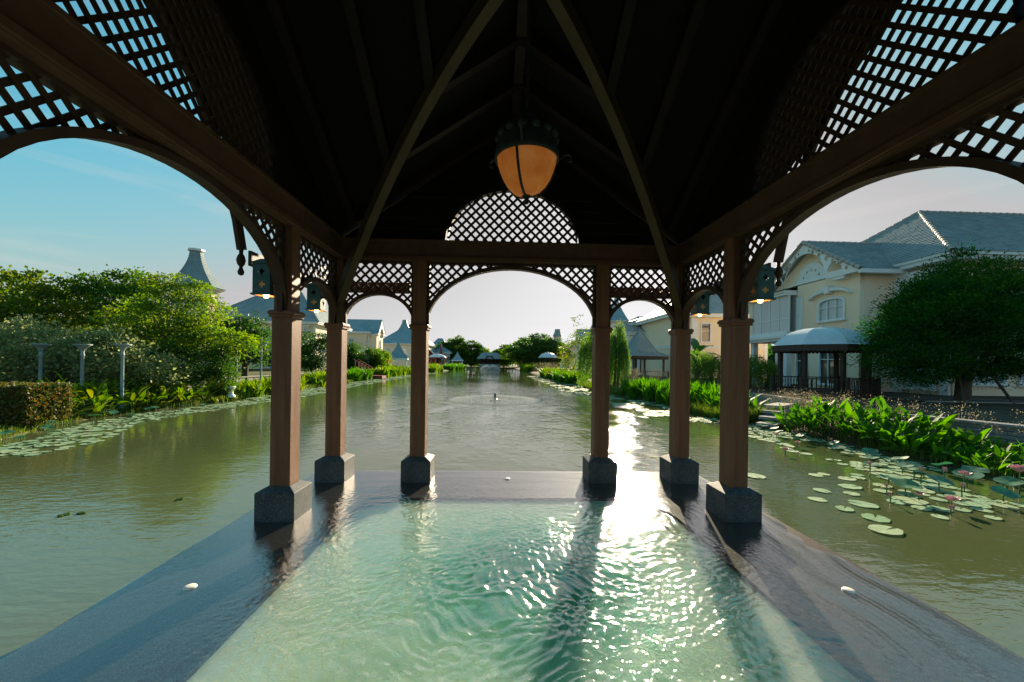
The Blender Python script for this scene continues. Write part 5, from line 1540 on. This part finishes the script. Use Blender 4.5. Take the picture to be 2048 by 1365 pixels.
willow('drooping_shrub', 'soft drooping green shrub between the near right column and the domed gazebo', (14.4, 22.6, .2), 2.2, 1.0, 330, 45, 'leaf_willow', .085, 'shrub', .8)
willow('drooping_shrub', 'smaller drooping shrub against the left side of the domed gazebo', (15.6, 22.8, .3), 1.7, .65, 190, 46, 'leaf_willow', .085, 'shrub', .8)
tree('sparse_tree', 'sparse young tree with yellowing leaves left of the weeping willow', (6.9, 34, -.1), 3.4, .06, [(-.9, 0, 2.6, .9, .8, 1.2), (.2, 0, 4.0, .9, .8, .8), (-.3, 0, 5.5, .35, .3, .5), (-1.2, 0, 1.4, .9, .8, .7)], 75, 22, .28, .13, 'leaf_gold', 'palebark', seed=47, hollow=.2)
# banana plant
bn = thing('banana_plant', 'banana plant with broad arching leaves before the second right villa', 'plant', (13.6, 27.2, .2))
MB().tube([(0, 0, -.2), (.02, 0, 1.4), (0, 0, 2.2)], [.13, .11, .07], 9).obj('stem', M['leaf_banana'], bn, True)
for k, (az, tilt, L) in enumerate([(20, 55, 1.7), (75, 75, 1.8), (140, 50, 1.5), (200, 35, 1.6), (330, 25, 1.7), (270, 60, 1.3), (100, 20, 1.3), (0, 12, 1.4)]):
    V, F = [], []
    n = 12
    for i in range(n + 1):
        t = i / n
        th = rad(tilt) - t * 1.1
        w = .26 * math.sin(math.pi * min(1, t * .93 + .05)) ** .6
        s = L * t
        px = L * (math.sin(rad(tilt)) * 0 + t * math.cos(rad(tilt) - t * .55)); pz = L * (t * math.sin(rad(tilt) - t * .55))
        ca, sa = math.cos(rad(az)), math.sin(rad(az))
        for sgn in (-1, 0, 1):
            jag = random.uniform(.85, 1.1)
            V.append((px * ca - sgn * w * jag * sa, px * sa + sgn * w * jag * ca, 2.1 + pz - (.0 if sgn == 0 else -.05)))
    for i in range(n):
        for k2 in (0, 1):
            a = i * 3 + k2
            F.append((a, a + 1, a + 4, a + 3))
    MB().add(V, F).obj('leaf', M['leaf_banana'], bn, True)

# --- broad leaved bank plants: real blades
def blade_mesh(name, mat, curl, wid, n=7):
    V, F = [], []
    for i in range(n + 1):
        t = i / n
        w = wid * (math.sin(math.pi * (t * .92 + .06)) ** .85) * (1 - .25 * t)
        if i == n: w = .004
        y = math.sin(curl * t) / max(curl, .01)
        z = math.cos(curl * t * .9) * t
        y = (1 - math.cos(curl * t)) / max(curl, .01); z = math.sin(curl * t) / max(curl, .01)
        V += [(-w, y + .0, z + .35 * w), (0, y, z), (w, y, z + .35 * w)]
    for i in range(n):
        a = i * 3
        F += [(a, a + 1, a + 4, a + 3), (a + 1, a + 2, a + 5, a + 4)]
    me = D.meshes.new(name); me.from_pydata(V, [], F); me.materials.append(mat); me.polygons.foreach_set('use_smooth', [True] * len(F)); me.update()
    return me
BL = {k: [blade_mesh('leaf', M[k], c, w) for c, w in ((.5, .15), (.9, .17), (1.3, .14), (.25, .16))] for k in ('leaf_broad', 'leaf_broad_left')}
def leafy(loc, nleaf, h, L, label, group, mat, spread=.42):
    t = thing('leafy_plant', label, 'plant', loc, 0, group)
    mb = MB()
    for k in range(nleaf):
        a = random.uniform(0, 6.283); q = spread * math.sqrt(random.random())
        bx, by = q * .5 * math.cos(a), q * .5 * math.sin(a)
        sh = h * random.uniform(.15, .85) * (1 - .45 * q / spread)
        tilt = random.uniform(.15, .9) * (.5 + q / spread)
        tx, ty = bx + math.cos(a) * sh * .35 * tilt, by + math.sin(a) * sh * .35 * tilt
        mb.tube([(bx, by, -.15), ((bx + tx) / 2, (by + ty) / 2, sh * .6), (tx, ty, sh)], .008, 4, False)
        m = Matrix.Translation((tx, ty, sh)) @ Matrix.Rotation(a - math.pi / 2 + random.uniform(-.5, .5), 4, 'Z') @ Matrix.Rotation(-tilt, 4, 'X') @ Matrix.Rotation(random.uniform(-.5, .5), 4, 'Z') @ Matrix.Scale(L * random.uniform(.7, 1.2), 4)
        link('leaf', random.choice(BL[mat]), t, mat4=m)
    mb.obj('stalks', M['grass'], t)
def along(pts, n):
    P = [Vector((*p, 0)) for p in pts]
    L = [0]
    for a, b in zip(P[:-1], P[1:]): L.append(L[-1] + (b - a).length)
    o = []
    for i in range(n):
        s = L[-1] * (i + .5) / n
        for k in range(len(P) - 1):
            if L[k + 1] >= s:
                o.append(P[k].lerp(P[k + 1], (s - L[k]) / (L[k + 1] - L[k]))); break
    return o
gR = 'broad leaved plants along the near right bank'
ROWS = (('water side row', .25, .62, 13), ('middle row', .8, .85, 13), ('back row', 1.35, 1.0, 11))
for rl, dx, hh, nn in ROWS:
    for p in along([(8.65, 6.6), (8.85, 8.2), (8.7, 9.6), (8.5, 11.2), (8.35, 12.2)], nn):
        hz = hh * min(1.0, max(.22, .22 + (p.y - 8.1) * .5))
        zone = 'near end' if p.y < 8.6 else ('middle stretch' if p.y < 10.6 else 'far end by steps')
        leafy((p.x + dx + random.uniform(-.12, .12), p.y + random.uniform(-.15, .15), -.3 + dx * .1), 22, hz, .42 if p.y > 8.2 else .30, 'bright broad leaved plant in right bank bed, ' + rl + ', ' + zone, gR + ', ' + rl + ', ' + zone, 'leaf_broad')
gL = 'broad leaved plants under the feathery tree'
for rl, dx, hh in (('front row by the pads', .1, .75), ('middle row', .65, 1.05), ('back row', 1.2, 1.3)):
    for p in along([(-13.0, 12.3), (-13.15, 14.2), (-12.9, 16.5), (-12.75, 18.0)], 10):
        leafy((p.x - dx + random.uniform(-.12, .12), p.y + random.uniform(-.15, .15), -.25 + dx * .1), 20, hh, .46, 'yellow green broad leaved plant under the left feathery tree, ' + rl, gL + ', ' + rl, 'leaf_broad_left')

def blades(P, h, w, rng, lean=.85, seg=3):
    """upright lance leaves joined in one mesh"""
    n = len(P)
    a = rng.random(n) * 6.283
    ln = rng.uniform(.1, 1, n) * lean
    hh = h * rng.uniform(.55, 1.15, n)
    V = []
    ca, sa = np.cos(a), np.sin(a)
    for i in range(seg + 1):
        t = i / seg
        r_ = ln * hh * t ** 1.7
        z = hh * (t - .25 * ln * t ** 2)
        ww = w * (math.sin(math.pi * (t * .8 + .17)) if i < seg else .05)
        c = P + np.stack([ca * r_, sa * r_, z], 1)
        off = np.stack([-sa * ww, ca * ww, np.zeros(n)], 1)
        V += [c - off, c + off]
    V = np.stack(V, 1).reshape(-1, 3)
    k = 2 * (seg + 1)
    b = np.arange(n)[:, None] * k
    F = np.concatenate([b + np.array([[2 * i, 2 * i + 1, 2 * i + 3, 2 * i + 2]]) for i in range(seg)], 0)
    return V, F
def bed_clump(loc, r, n, h, w, mat, label, group, seed):
    rng = np.random.default_rng(seed)
    a = rng.random(n) * 6.283; q = r * np.sqrt(rng.random(n))
    P = np.stack([q * np.cos(a), q * np.sin(a), np.zeros(n) - .08], 1)
    V, F = blades(P, h * 1.1, w * 1.35, rng)
    o = link('leafy_clump', mesh_np('leafy_clump', V, F, M[mat], True), None, loc)
    tag(o, label, 'plant', group)
sd = 100
def bed(pts, n, rows, r, cnt, h, w, mat, label, group):
    global sd
    for dx in rows:
        for p in along(pts, n):
            sd += 1
            bed_clump((p.x + dx + random.uniform(-.2, .2), p.y + random.uniform(-.3, .3), -.28 + abs(dx) * .06), r, cnt, h * random.uniform(.85, 1.15), w, mat, label, group, sd)
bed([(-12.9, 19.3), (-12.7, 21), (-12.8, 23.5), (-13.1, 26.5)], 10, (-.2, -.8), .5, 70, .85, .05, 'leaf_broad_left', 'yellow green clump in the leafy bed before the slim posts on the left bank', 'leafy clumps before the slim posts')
bed([(-13.2, 29), (-13.3, 33)], 5, (-.2, -.9), .55, 70, .95, .055, 'leaf_broad_left', 'leafy clump on the left bank seen between the two left columns', 'leafy clumps between the left columns')
bed([(-13.5, 36), (-13.5, 42.5)], 6, (-.3, -1.0), .65, 75, 1.05, .07, 'leaf_broad', 'leafy clump at the foot of the shrub by the left corner column', 'leafy clumps by the corner column')
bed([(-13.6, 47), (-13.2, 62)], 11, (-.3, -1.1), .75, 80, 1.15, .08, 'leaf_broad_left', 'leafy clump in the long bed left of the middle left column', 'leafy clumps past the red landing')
bed([(-12.7, 74), (-12.0, 84)], 6, (-.3, -1.3), .9, 80, 1.3, .10, 'leaf_broad_left', 'far leafy clump right of the middle left column', 'far leafy clumps on the left bank')
bed([(-11.5, 92), (-9.5, 108)], 6, (-.3, -1.5), 1.0, 80, 1.3, .12, 'leaf_broad', 'farthest leafy clump below the small pyramid gazebo', 'farthest leafy clumps on the left bank')
bed([(7.6, 24.6), (7.75, 21.5), (8.2, 19), (8.1, 17)], 9, (.3, .9, 1.5), .5, 75, 1.0, .06, 'leaf_broad', 'leafy clump in the bed before the pyramid gazebo on the right bank', 'leafy clumps before the pyramid gazebo')
bed([(8.3, 16.4), (8.4, 14.8)], 3, (.4, .9), .5, 70, .85, .055, 'leaf_broad', 'leafy clump between the two right columns above the grass', 'leafy clumps between the right columns')
bed([(6.95, 38), (6.75, 46)], 6, (.0, .7), .75, 80, 1.2, .07, 'leaf_broad', 'bright leafy clump left of the weeping willow by the water', 'bright clumps left of the willow')
bed([(6.8, 48), (6.7, 58)], 6, (.0, .9), .8, 80, 1.2, .08, 'leaf_broad_left', 'pale reedy clump farther along the right bank', 'pale reedy clumps on the right bank')
bed([(6.3, 86), (6.2, 104)], 5, (.2, 1.2), 1.0, 80, 1.5, .12, 'leaf_broad_left', 'far yellow green clump under the far right trees', 'far clumps on the right bank')
bed([(9.6, 6.9), (10.2, 8.6)], 4, (.3, .8), .45, 60, .3, .025, 'leaf_mid', 'low green plant at the foot of the grey retaining wall', 'low plants at the retaining wall')
bed([(11.7, 8.6), (11.4, 10.4), (12.4, 9.2)], 6, (.2, .7), .4, 60, .42, .035, 'leaf_mid', 'fern like plant growing along the top of the grey retaining wall', 'ferns on the retaining wall')
bed([(12.8, 12.6), (14.6, 12.9), (17, 13.4)], 6, (.0, .6), .4, 60, .5, .04, 'leaf_dark', 'dark fern in the shade under the big tree', 'dark ferns under the big tree')

def grass(name, pts_fn, n, h, w, mat, seed, lean=.6):
    rng = np.random.default_rng(seed)
    P = pts_fn(rng, n)
    V, F = blades(P, h, w, rng, lean, 2)
    return tag(link(name, mesh_np(name, V, F, M[mat])), kind='stuff')
def strip(shore, d0, d1, y0, y1, z0, z1, side):
    ys = np.array([p[1] for p in shore]); xs = np.array([p[0] for p in shore])
    def f(rng, n):
        y = y0 + (y1 - y0) * rng.random(n) ** 1.3
        d = d0 + (d1 - d0) * rng.random(n)
        x = np.interp(y, ys, xs) + side * d
        return np.stack([x, y, z0 + (z1 - z0) * (d - d0) / (d1 - d0)], 1)
    return f
grass('bank_grass', strip(LSH, .0, 2.6, 6, 19, -.38, .0, -1), 18000, .26, .010, 'grass', 60)
grass('bank_grass', strip(LSH, -.1, .9, 18, 60, -.38, -.2, -1), 9000, .3, .02, 'grass', 61)
grass('bank_grass', strip(RSH, -.1, 1.0, 13.3, 17, -.38, -.2, 1), 7000, .42, .012, 'grass', 62)
grass('bank_grass', strip(RSH, -.1, 1.2, 24, 60, -.38, -.2, 1), 8000, .4, .025, 'grass', 63)
grass('bank_grass', strip(RSH, .1, 2.6, 4, 9.5, -.34, -.12, 1), 9000, .20, .010, 'leaf_mid' if False else 'grass', 64)
# tall dry grasses with pale seed heads
def seed_grass(name, cx, cy, sx, sy, n, h, seed, z=-.1):
    rng = np.random.default_rng(seed)
    P = np.stack([cx + rng.uniform(-sx, sx, n), cy + rng.uniform(-sy, sy, n), np.full(n, z)], 1)
    a = rng.random(n) * 6.283; hh = h * rng.uniform(.6, 1.15, n); ln = rng.uniform(.05, .4, n)
    T = P + np.stack([np.cos(a) * ln * hh, np.sin(a) * ln * hh, hh], 1)
    w = .0045
    off = np.stack([-np.sin(a) * w, np.cos(a) * w, 0 * a], 1)
    V = np.stack([P - off, P + off, T], 1).reshape(-1, 3)
    F = np.arange(3 * n).reshape(-1, 3)
    m = 16
    sp = np.repeat(T, m, 0) + rng.normal(size=(n * m, 3)) * np.array([.06, .06, .085])
    V2, F2 = leaf_quads(sp, rng.normal(size=(n * m, 3)), .028, .35, rng=rng)
    F2 = F2 + len(V)
    me = mesh_np(name, np.concatenate([V, V2]), np.concatenate([F, F2]), M['seed'])
    tag(link(name, me), kind='stuff')
seed_grass('seed_head_grass', 9.9, 12.7, .9, .9, 150, .75, 70)
seed_grass('seed_head_grass', 10.2, 10.6, .3, 1.2, 45, .75, 71)
seed_grass('seed_head_grass', 10.9, 8.2, .2, 1.4, 40, .75, 72, -.15)
seed_grass('seed_head_grass', 10.2, 29.5, 1.6, 3.0, 420, 1.2, 73)
seed_grass('seed_head_grass', 11.0, 36.5, 2.2, 2.0, 420, 1.1, 74)
seed_grass('seed_head_grass', 8.6, 70, 1.8, 14, 500, 1.6, 75)

# --- far trees across the end of the pond
fg = 'trees around the far end of the pond'
FT = [(-13.6, 131, 10.2, 3.6, 'leaf_mid', 'tall layered tree at the far left of the pond end'), (-9.2, 134, 8.6, 4.2, 'leaf_dark', 'broad dark tree behind the small pyramid gazebo at the pond end'), (-5.8, 146, 6.6, 3.2, 'leaf_gold', 'low golden tree in the dip behind the far pavilion'), (1.8, 134, 7.6, 3.6, 'leaf_mid', 'rounded tree right of the far pavilion'),
      (6.6, 118, 9.2, 4.6, 'leaf_mid', 'big spreading tree overhanging the far right bank'), (10.8, 112, 10.0, 4.6, 'leaf_dark', 'tallest dark spreading tree of the far right group'), (15.2, 116, 9.3, 4.0, 'leaf_mid', 'right hand tree of the far right group behind the domed gazebo'), (-17.5, 128, 8.2, 3.5, 'leaf_dark', 'dark tree behind the low far white gabled house')]
for k, (x, y, h, r, mt, lab) in enumerate(FT):
    bl = [(0, 0, h * .62, r, r * .8, h * .24), (-r * .5, -.5, h * .45, r * .8, r * .7, h * .22), (r * .5, -.6, h * .45, r * .8, r * .7, h * .22), (.2, 0, h * .84, r * .55, r * .5, h * .14), (0, -1.2, h * .3, r * .8, r * .6, h * .2)]
    tree('far_tree', lab, (x, y, 0), h * .4, .3, bl, 190, 42, 1.0, .5, mt, flat=.3, seed=80 + k, group=fg)
# wood masses that close the horizon
def mass(name, x0, x1, y, h, n, seed, mat):
    rng = np.random.default_rng(seed)
    k = int((x1 - x0) / 5)
    C = np.stack([rng.uniform(x0, x1, k * 6), y + rng.uniform(-6, 6, k * 6), rng.uniform(.1, .85, k * 6) * h], 1)
    P = C[rng.integers(0, len(C), n)] + rng.normal(size=(n, 3)) * np.array([1.6, 1.6, .7])
    V, F = leaf_quads(P, rng.normal(size=(n, 3)) + np.array([0, 0, .3]), .9, .4, rng=rng)
    tag(link(name, mesh_np(name, V, F, M[mat])), kind='stuff')
mass('distant_wood', -160, -16, 190, 8, 16000, 90, 'leaf_dark')
mass('distant_wood', -30, 40, 165, 5.5, 9000, 92, 'leaf_mid')
mass('distant_wood', 20, 170, 185, 8, 15000, 91, 'leaf_dark')
mass('distant_wood', -90, -34, 40, 4.5, 9000, 93, 'leaf_dark')
mass('distant_wood', 26, 60, 66, 4.0, 5000, 94, 'leaf_dark')

# ---------------------------------------------------------------- lilies and lotus
def pad_mesh(k):
    n = 16
    V = [(0, 0, .004)]
    for i in range(n):
        a = .16 + (2 * math.pi - .32) * i / (n - 1)
        r = 1 + random.uniform(-.07, .05)
        V.append((r * math.cos(a), r * math.sin(a), .006 + random.uniform(0, .045)))
    me = D.meshes.new('lily_pad'); me.from_pydata(V, [], [(0, i, i + 1) for i in range(1, n)]); me.materials.append(M['pad']); me.update()
    return me
PADS = [pad_mesh(k) for k in range(6)]
pads = []
def scatter(shore, side, d0, d1, y0, y1, n, r0, r1, name, mind=.8, pw=1.0, clump=.0, seed=1):
    rng = np.random.default_rng(seed)
    ys = np.array([p[1] for p in shore]); xs = np.array([p[0] for p in shore])
    got = []
    tries = 0
    while len(got) < n and tries < n * 14:
        tries += 1
        y = y0 + (y1 - y0) * rng.random() ** pw
        d = d0 + (d1 - d0) * rng.random()
        if clump and (math.sin(y * 1.9 + d * 2.1 + seed) + math.sin(y * .8 - d * 3.0 + 2 * seed)) * .5 < rng.random() * clump * 2 - clump * .6: continue
        r = rng.uniform(r0, r1)
        x = np.interp(y, ys, xs) - side * d
        if any((x - a) ** 2 + (y - b) ** 2 < (mind * (r + c)) ** 2 for a, b, c in got[-400:]): continue
        got.append((x, y, r)); pads.append((x, y, r, name))
scatter(LSH, -1, .65, 2.2, 8.0, 20, 330, .07, .14, 'L', .62, 1.1, 0, 1)
scatter(LSH, -1, .0, 2.4, 20, 70, 700, .10, .24, 'L', .55, 1.3, 0, 2)
scatter(RSH, 1, .1, 1.7, 9.4, 14, 130, .07, .13, 'R', .7, 1.0, .7, 3)
scatter(RSH, 1, .3, 2.0, 5.4, 9.4, 130, .07, .155, 'R', .75, 1.0, .55, 4)
scatter(RSH, 1, 1.6, 3.2, 5.0, 7.2, 28, .08, .145, 'R', .9, 1.0, .9, 5)
scatter(RSH, 1, -.2, 2.6, 14, 60, 520, .12, .26, 'R', .6, 1.4, .6, 6)
for x, y, r in ((5.05, 5.5, .17), (4.75, 5.0, .16), (4.5, 4.62, .18), (4.55, 5.7, .12), (4.95, 6.1, .12), (5.6, 6.3, .17), (5.9, 5.65, .2), (4.4, 6.9, .18), (5.3, 5.95, .11), (4.62, 5.32, .12)): pads.append((x, y, r, 'R'))
pads.sort(key=lambda p: -p[2] / math.hypot(p[0], p[1]))
for x, y, r, sd_ in pads[:300]:
    m = Matrix.Translation((x, y, ZL + .006 + random.uniform(0, .006))) @ Matrix.Rotation(random.uniform(0, 6.28), 4, 'Z') @ Matrix.Diagonal((r, r * random.uniform(.85, 1), r, 1))
    o = link('lily_pad', random.choice(PADS), None, mat4=m)
    z_ = {'L': 'floating in the fringe along the left bank'}.get(sd_) or ('drifting loose on open water right of the deck' if x < 5.7 and y < 8 else 'in the thick patch around the near lotus flowers' if y < 7.2 else 'in the band below the leafy right bank bed' if y < 10.5 else 'by the stone steps and grass on the right bank' if y < 16 else 'far along the right bank near the willows')
    tag(o, 'pale green lily pad ' + z_, 'lily pad', 'lily pads ' + z_)
rest = pads[300:]
V, F = [], []
for x, y, r, sd_ in rest:
    n = 9
    i = len(V)
    a0 = random.uniform(0, 6.28)
    V.append((x, y, ZL + .012))
    for k in range(n):
        a = a0 + .2 + (2 * math.pi - .4) * k / (n - 1)
        V.append((x + r * math.cos(a), y + r * math.sin(a), ZL + .014 + random.uniform(0, .02)))
    F += [(i, i + k, i + k + 1) for k in range(1, n)]
tag(link('lily_pads', mesh_np('lily_pads', V, F, M['pad'])), kind='stuff')

def lotus_leaf(x, y, r, h, tilt, lab, grp):
    t = thing('lotus_leaf', lab, 'lotus leaf', (x, y, ZL), random.uniform(0, 6.28), grp)
    V = [(0, 0, 0)]
    n = 18
    for ring, (q, z) in enumerate(((.5, .06), (1.0, .11))):
        for k in range(n):
            a = 2 * math.pi * k / n
            w = .05 * math.sin(3 * a + x) + .03 * math.sin(5 * a + y)
            V.append((q * r * math.cos(a), q * r * math.sin(a), (z + (w if ring else w * .3)) * r * 1.2))
    F = [(0, 1 + k, 1 + (k + 1) % n) for k in range(n)] + [(1 + k, 1 + n + k, 1 + n + (k + 1) % n, 1 + (k + 1) % n) for k in range(n)]
    lf = MB().add(V, F).obj('leaf', M['lotus'], t, True, (0, 0, h))
    lf.rotation_euler = (tilt, random.uniform(-.2, .2), 0)
    MB().tube([(.05, .03, -.3), (.02, .0, h * .5), (0, 0, h)], .009, 5).obj('stalk', M['lotus'], t)
random.seed(33)
for x, y, r, h in [(6.05, 5.85, .26, .26), (6.75, 6.0, .23, .3), (6.3, 6.35, .2, .2), (7.6, 6.3, .24, .3), (7.9, 6.0, .22, .26), (8.1, 6.6, .22, .3), (7.1, 6.7, .2, .26), (7.35, 7.1, .19, .22), (6.9, 7.3, .17, .18), (8.2, 7.2, .2, .22), (7.9, 7.7, .2, .2), (7.5, 7.9, .17, .16), (7.95, 8.4, .19, .18), (7.7, 8.9, .17, .15), (8.0, 9.4, .18, .16), (7.6, 9.8, .16, .14), (7.9, 10.3, .18, .2), (7.7, 10.9, .17, .18), (7.95, 11.4, .17, .2), (8.0, 12.0, .18, .2), (7.6, 12.4, .15, .14), (7.9, 12.8, .17, .18), (7.2, 11.9, .14, .1), (7.3, 13.4, .16, .12), (8.4, 5.7, .22, .3), (7.3, 5.6, .2, .2), (8.6, 6.2, .2, .28)]:
    lotus_leaf(x, y, r * .74, h * .7, random.uniform(-.4, .05), 'raised blue green lotus leaf on a stalk ' + ('among the nearest pink lotus flowers' if y < 6.8 else 'just below the leafy right bank bed' if y < 10.2 else 'at the far pads by the stone steps'), 'lotus leaves at the right bank, ' + ('near' if y < 6.8 else 'middle' if y < 10.2 else 'far'))
for k in range(24):
    y = 8.6 + 9 * random.random()
    x = np.interp(y, [p[1] for p in LSH], [p[0] for p in LSH]) + random.uniform(-.3, .7)
    lotus_leaf(float(x), y, random.uniform(.1, .16), random.uniform(.06, .2), random.uniform(-.4, .2), 'small raised lotus leaf at the grassy edge of the left bank', 'lotus leaves at the left bank')
def lotus_flower(x, y, h, s, open_):
    t = thing('lotus_flower', 'pink lotus flower standing above the pads at the right bank' if open_ else 'closed pink lotus bud on a stalk above the pads at the right', 'flower', (x, y, ZL), random.uniform(0, 6), 'open lotus flowers' if open_ else 'lotus buds')
    mb = MB()
    for ring, (n, tilt) in enumerate(((6, .2), (8, .55), (8, .9)) if open_ else ((5, .05), (6, .22))):
        for k in range(n):
            a = 2 * math.pi * k / n + ring * .4
            L = s * (1 + .1 * ring)
            pts = []
            for i, w in enumerate((.1, .3, .34, .02)):
                q = i / 3
                rr_ = L * (.12 + math.sin(tilt) * q * (1 + .2 * (1 - q))); z = L * math.cos(tilt) * q
                for sg in (-1, 1): pts.append((rr_ * math.cos(a) - sg * w * L * math.sin(a), rr_ * math.sin(a) + sg * w * L * math.cos(a), h + z))
            mb.add(pts, [(0, 1, 3, 2), (2, 3, 5, 4), (4, 5, 7, 6)])
    mb.obj('petals', M['pink'], t, True)
    MB().tube([(0, 0, -.3), (.01, 0, h)], .008, 5).obj('stalk', M['lotus'], t)
for x, y, h, s, op in [(6.2, 5.35, .12, .10, True), (5.9, 5.1, .09, .08, False), (8.0, 5.95, .42, .15, True), (7.3, 6.1, .3, .10, True), (6.95, 6.45, .28, .08, False), (6.4, 6.8, .28, .08, False), (5.55, 5.6, .12, .06, False), (5.85, 5.95, .14, .07, False), (6.05, 5.65, .1, .07, True), (7.55, 6.6, .22, .09, False), (6.2, 8.6, .12, .09, True), (7.1, 9.4, .12, .08, True), (7.3, 10.4, .14, .08, True), (7.0, 12.6, .14, .08, True), (6.6, 11.2, .12, .07, False), (6.9, 5.8, .2, .07, False)]:
    lotus_flower(x, y, h * .85, s * .78, op)
for k, (x, y) in enumerate([(-5.5, 5.1), (-4.55, 5.65), (-5.35, 5.15)]):
    bm_ = MB()
    for j in range(9):
        a = random.uniform(0, 6.28); q = random.uniform(0, .06)
        bm_.lathe([(.001, .012), (.022, .006), (.024, 0)], 6, q * math.cos(a), q * math.sin(a))
    tag(bm_.obj('floating_weed', M['leaf_feather'], None, False, (x, y, ZL + .004)), 'tiny tuft of green weed floating on open water left of the deck', 'weed', 'weed tufts on the left water')

# ---------------------------------------------------------------- fountains
def fountain(label, loc, R0, H0, n, seed, size, fall):
    t = thing('fountain', label, 'fountain', loc)
    MB().lathe([(.14, -.1), (.14, .04), (.08, .08), (.055, .26), (.075, .29), (.05, .36), (.001, .38)], 12).obj('nozzle', M['metalgrey'], t)
    MB().lathe([(.001, -.02), (.28, -.02), (.30, .02), (.001, .03)], 18).obj('float', M['metalgrey'], t)
    rng = np.random.default_rng(seed)
    a = rng.random(n) * 6.283
    u = rng.random(n) ** fall
    r = R0 * u * rng.uniform(.93, 1.06, n)
    z = .16 + H0 * 4 * u * (1 - u) * rng.uniform(.8, 1.15, n) - .16 * u
    P = np.stack([r * np.cos(a), r * np.sin(a), z + rng.normal(size=n) * .02], 1)
    s = size * rng.uniform(.5, 1.5, (n, 1))
    o = np.array([[1, 0, 0], [-.5, .86, 0], [-.5, -.86, 0], [0, 0, 1.3]])
    V = (P[:, None, :] + o[None] * s[:, None, :]).reshape(-1, 3)
    i = np.arange(n)[:, None] * 4
    F = np.concatenate([i + np.array([q]) for q in ([0, 1, 3], [1, 2, 3], [2, 0, 3], [0, 2, 1])], 0)
    tag(link('spray', mesh_np('spray', V, F, M['drop']), t), kind='stuff')
fountain('low ring fountain with a small dark nozzle in the middle of the pond', (-.31, 20.7, ZL), 2.4, .055, 16000, 95, .010, .32)
fountain('far fountain throwing two white arcs of spray near the pond end', (-2.3, 106, ZL), 2.7, .95, 6000, 96, .03, .8)
